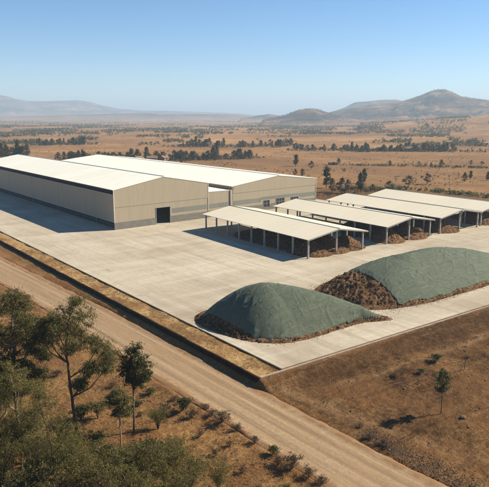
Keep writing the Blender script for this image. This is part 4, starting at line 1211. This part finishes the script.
hut(415, 318, 9, 5, 2.6, -45, 'brown mud hut in front of the belt below the peaked hill')

# ------------------------------------------------------------------ ground cover
def tufts(name, pts, hmin, hmax, label, seed, blades=6, mat='straw', wid=.07, zoff=None):
    rng = np.random.default_rng(seed)
    n = len(pts)
    z = ter(pts[:, 0], pts[:, 1]) if zoff is None else np.full(n, zoff)
    b = np.repeat(np.column_stack([pts, z - .03]), blades, axis=0)
    b[:, :2] += rng.normal(0, .07, (len(b), 2))
    H = np.repeat(rng.uniform(hmin, hmax, n), blades) * rng.uniform(.6, 1.2, len(b))
    a = rng.random(len(b)) * 6.28
    d = np.column_stack([np.cos(a), np.sin(a), np.zeros(len(b))]); s = np.column_stack([-np.sin(a), np.cos(a), np.zeros(len(b))])
    tip = b + d * (H * rng.uniform(.15, .9, len(b)))[:, None]; tip[:, 2] += H
    W = (H * wid)[:, None]
    v = np.stack([b - s * W, b + s * W, tip], 1).reshape(-1, 3)
    o = np_mesh(name, v, np.arange(len(v)).reshape(-1, 3), M[mat])
    return tag(o, label, kind='stuff')
def area_pts(n, x0, x1, y0, y1, rng, keep, seed, thr, sc=.25):
    x = rng.uniform(x0, x1, n * 4); y = rng.uniform(y0, y1, n * 4)
    m = keep(x, y) & (vnoise(x * sc, y * sc, seed) * .6 + vnoise(x * sc * 4, y * sc * 4, seed + 1) * .4 > thr)
    return np.column_stack([x[m], y[m]])[:n]
gp = area_pts(60000, 6, 31.5, 24, 110, rg, lambda x, y: (x < road_c(y) - 4.4), 601, .36)
bsx = area_pts(900, 8, 31, 26, 80, rg, lambda x, y: x < road_c(y) - 4.2, 641, .50, .3)
scatter_bushes('low_scrub', bsx, rg.uniform(.12, .42, 900)[:len(bsx)], 'low dry brown scrub on the straw ground left of the road', 642, 16, 'leaf_dry', .35, .3)
bsx = area_pts(1500, 41, 90, 16, 46, rg, lambda x, y: y < 46 - .027 * (x - 40), 643, .46, .3)
scatter_bushes('low_scrub', bsx, rg.uniform(.08, .30, 1500)[:len(bsx)], 'low dry scrub on the bare ground right of the road', 644, 14, 'leaf_dry', .35, .3)
tufts('dry_grass', gp, .06, .24, 'straw coloured dry grass left of the road', 602)
gp = area_pts(14000, 39.4, 42.3, 48.5, 130, rg, lambda x, y: x > 0, 603, .45, .5)
tufts('dry_grass', gp, .04, .15, 'short straw grass on the verge behind the wall', 604, 4, 'straw', .09, -0.04)
gp = area_pts(14000, 40, 110, 12, 47, rg, lambda x, y: (x > 40.5) & (y < 46.6 - .027 * (x - 40)), 605, .52)
tufts('dry_grass', gp, .04, .16, 'thin dry grass on the bare ground right of the road', 606, 4, 'leaf_dry')

def stones(name, pts, smin, smax, label, seed, mat):
    rng = np.random.default_rng(seed); n = len(pts)
    t = (1 + 5 ** .5) / 2
    iv = np.array([(-1, t, 0), (1, t, 0), (-1, -t, 0), (1, -t, 0), (0, -1, t), (0, 1, t), (0, -1, -t), (0, 1, -t), (t, 0, -1), (t, 0, 1), (-t, 0, -1), (-t, 0, 1)]) / 1.9
    fi = np.array([(0, 11, 5), (0, 5, 1), (0, 1, 7), (0, 7, 10), (0, 10, 11), (1, 5, 9), (5, 11, 4), (11, 10, 2), (10, 7, 6), (7, 1, 8), (3, 9, 4), (3, 4, 2), (3, 2, 6), (3, 6, 8), (3, 8, 9), (4, 9, 5), (2, 4, 11), (6, 2, 10), (8, 6, 7), (9, 8, 1)])
    s = rng.uniform(smin, smax, n) * rng.random(n) ** 1.5 + smin
    sc = np.stack([s * rng.uniform(.7, 1.3, n), s * rng.uniform(.7, 1.3, n), s * rng.uniform(.45, .8, n)], 1)
    v = iv[None] * sc[:, None, :] * rng.uniform(.75, 1.25, (n, 12, 1))
    a = rng.random(n) * 6.28; c, q = np.cos(a)[:, None], np.sin(a)[:, None]
    v = np.stack([v[..., 0] * c - v[..., 1] * q, v[..., 0] * q + v[..., 1] * c, v[..., 2]], -1)
    z = ter(pts[:, 0], pts[:, 1])
    v = v + np.column_stack([pts, z + s * .2])[:, None, :]
    f = fi[None] + (np.arange(n) * 12)[:, None, None]
    return tag(np_mesh(name, v.reshape(-1, 3), f.reshape(-1, 3), M[mat]), label, kind='stuff')
sp = area_pts(1500, 39.6, 80, 18, 46.5, rg, lambda x, y: x > road_c(y) + 4.3, 611, .5)
stones('stones', sp, .025, .10, 'loose stones on the bare brown ground right of the road', 612, 'stone')
sp = area_pts(700, 16, 31.2, 26, 70, rg, lambda x, y: x < road_c(y) - 4.3, 613, .5)
stones('stones', sp, .03, .12, 'loose stones on the straw ground left of the road', 614, 'stone')
# clods fallen round the compost rows
cx_ = rg.uniform(42, 100, 60000); cy_ = rg.uniform(50, 73, 60000)
fo = np.maximum(pile1(cx_, cy_), pile2(cx_, cy_)) / 5.0
cl = np.column_stack([cx_, cy_])[(fo < -.10) & (fo > -.55) & (rg.random(60000) < np.exp(-(-fo - .10) * 14) * .7)][:2200]
rng2 = np.random.default_rng(4)
ex = rg.uniform(43, 100, 90000); ey = rg.uniform(51, 73, 90000)
h1 = pile1(ex, ey); h2 = pile2(ex, ey)
bare_ = ((h1 > -.5) & (h2 < 0) & (hem1(ex, ey, h1) < -.15)) | ((h2 > -.3) & (h1 < 0) & (hem2(ex, ey, h2) < -.15))
hp_ = apron(pile1, .15, .45)(ex, ey); hp2_ = apron(pile2, .09, .35)(ex, ey)
ez = np.maximum(np.maximum(hp_, hp2_), 0)
pick = np.where(bare_ & (ez > .05))[0][:3200]
def surface_clods():
    global ter
    keep = ter
    ter = lambda x, y, full=False: ez[pick] - .02
    stones('compost_clods', np.column_stack([ex[pick], ey[pick]]), .03, .15, 'loose compost clods on the bare flanks of the covered rows', 617, 'soilpile')
    ter = keep
surface_clods()
def clods():
    global ter
    keep = ter
    ter = lambda x, y, full=False: np.zeros_like(np.asarray(x, float))
    stones('compost_clods', cl, .02, .07, 'loose brown compost clods scattered round the covered rows', 615, 'soilpile')
    ter = keep
clods()

sp = np.column_stack([rg.normal(40.6, .8, 4200), rg.uniform(17, 34.5, 4200)])
sp = sp[sp[:, 0] > 39.3]
stones('gravel', sp, .02, .075, 'dark broken gravel strewn along the right road shoulder at the bottom right', 616, 'gravel')

def rock(x, y, s, lab, seed):
    rng = np.random.default_rng(seed)
    import bmesh
    bm = bmesh.new(); bmesh.ops.create_icosphere(bm, subdivisions=3, radius=1)
    for v in bm.verts:
        n = 1 + .3 * float(fbm(v.co.x * 1.3 + seed, v.co.y * 1.3 + v.co.z, seed)) + .1 * float(fbm(v.co.x * 4 + v.co.z * 3, v.co.y * 4, seed + 2))
        v.co = Vector((v.co.x * s * 1.2 * n, v.co.y * s * n, v.co.z * s * .8 * n))
    me = bpy.data.meshes.new('rock'); bm.to_mesh(me); bm.free(); me.materials.append(M['stone'])
    o = link(bpy.data.objects.new('rock', me)); o.location = (x, y, float(ter(x, y)) + s * .3)
    tag(o, lab, 'rock')
rock(50.1, 30.1, .26, 'lone brown rock on bare ground right of the green sapling', 5)
rock(15.6, 69.5, .5, 'pale rock beside the road bank among the left trees', 9)

# ------------------------------------------------------------------ air, sky and sun
SUN_AZ = math.atan2(-5.0, 13.0); SUN_EL = R_(37.0)
hz = MB(); hz.box(-30000, 30000, -30000, 30000, -60, 290)
kh = bpy.data.materials.new('haze_air'); kh.use_nodes = True
nt = kh.node_tree; nt.nodes.clear()
out = nt.nodes.new('ShaderNodeOutputMaterial'); pv = nt.nodes.new('ShaderNodeVolumePrincipled')
pv.inputs['Color'].default_value = (0.66, 0.83, 1.0, 1); pv.inputs['Density'].default_value = 0.00022; pv.inputs['Anisotropy'].default_value = 0.1
nt.links.new(pv.outputs[0], out.inputs['Volume'])
tag(hz.build('haze', kh), 'pale dusty air between the plain and the far hills', kind='stuff')

w = bpy.data.worlds.new('World'); S.world = w; w.use_nodes = True
nt = w.node_tree; nt.nodes.clear()
wo = nt.nodes.new('ShaderNodeOutputWorld'); bg = nt.nodes.new('ShaderNodeBackground'); sk = nt.nodes.new('ShaderNodeTexSky')
sk.sky_type = 'NISHITA'; sk.sun_disc = False; sk.sun_elevation = SUN_EL
sk.sun_rotation = math.pi / 2 - SUN_AZ
sk.altitude = 2500; sk.air_density = 1.0; sk.dust_density = 0.0; sk.ozone_density = 2.0
bg.inputs[1].default_value = 0.07
hs = nt.nodes.new('ShaderNodeHueSaturation'); hs.inputs['Saturation'].default_value = 1.32; hs.inputs['Value'].default_value = 1.0
nt.links.new(sk.outputs[0], hs.inputs['Color']); nt.links.new(hs.outputs[0], bg.inputs[0]); nt.links.new(bg.outputs[0], wo.inputs[0])

sd = bpy.data.lights.new('sun', 'SUN'); sd.energy = 5.0; sd.angle = R_(0.53); sd.color = (1.0, 0.90, 0.71)
so = bpy.data.objects.new('sun', sd); link(so)
dv = Vector((math.cos(SUN_EL) * math.cos(SUN_AZ), math.cos(SUN_EL) * math.sin(SUN_AZ), math.sin(SUN_EL)))
so.rotation_euler = dv.to_track_quat('Z', 'Y').to_euler()
so.location = (100, -60, 120)

vs = S.view_settings
S.display_settings.display_device = 'sRGB'
vs.view_transform = 'Standard'; vs.look = 'None'; vs.gamma = 1.0; vs.exposure = 1.03; vs.use_curve_mapping = False
S.cycles.max_bounces = 6; S.cycles.diffuse_bounces = 3; S.cycles.transmission_bounces = 4; S.cycles.transparent_max_bounces = 8
S.cycles.volume_bounces = 0
S.cycles.use_denoising = True
S.cycles.caustics_reflective = False; S.cycles.caustics_refractive = False
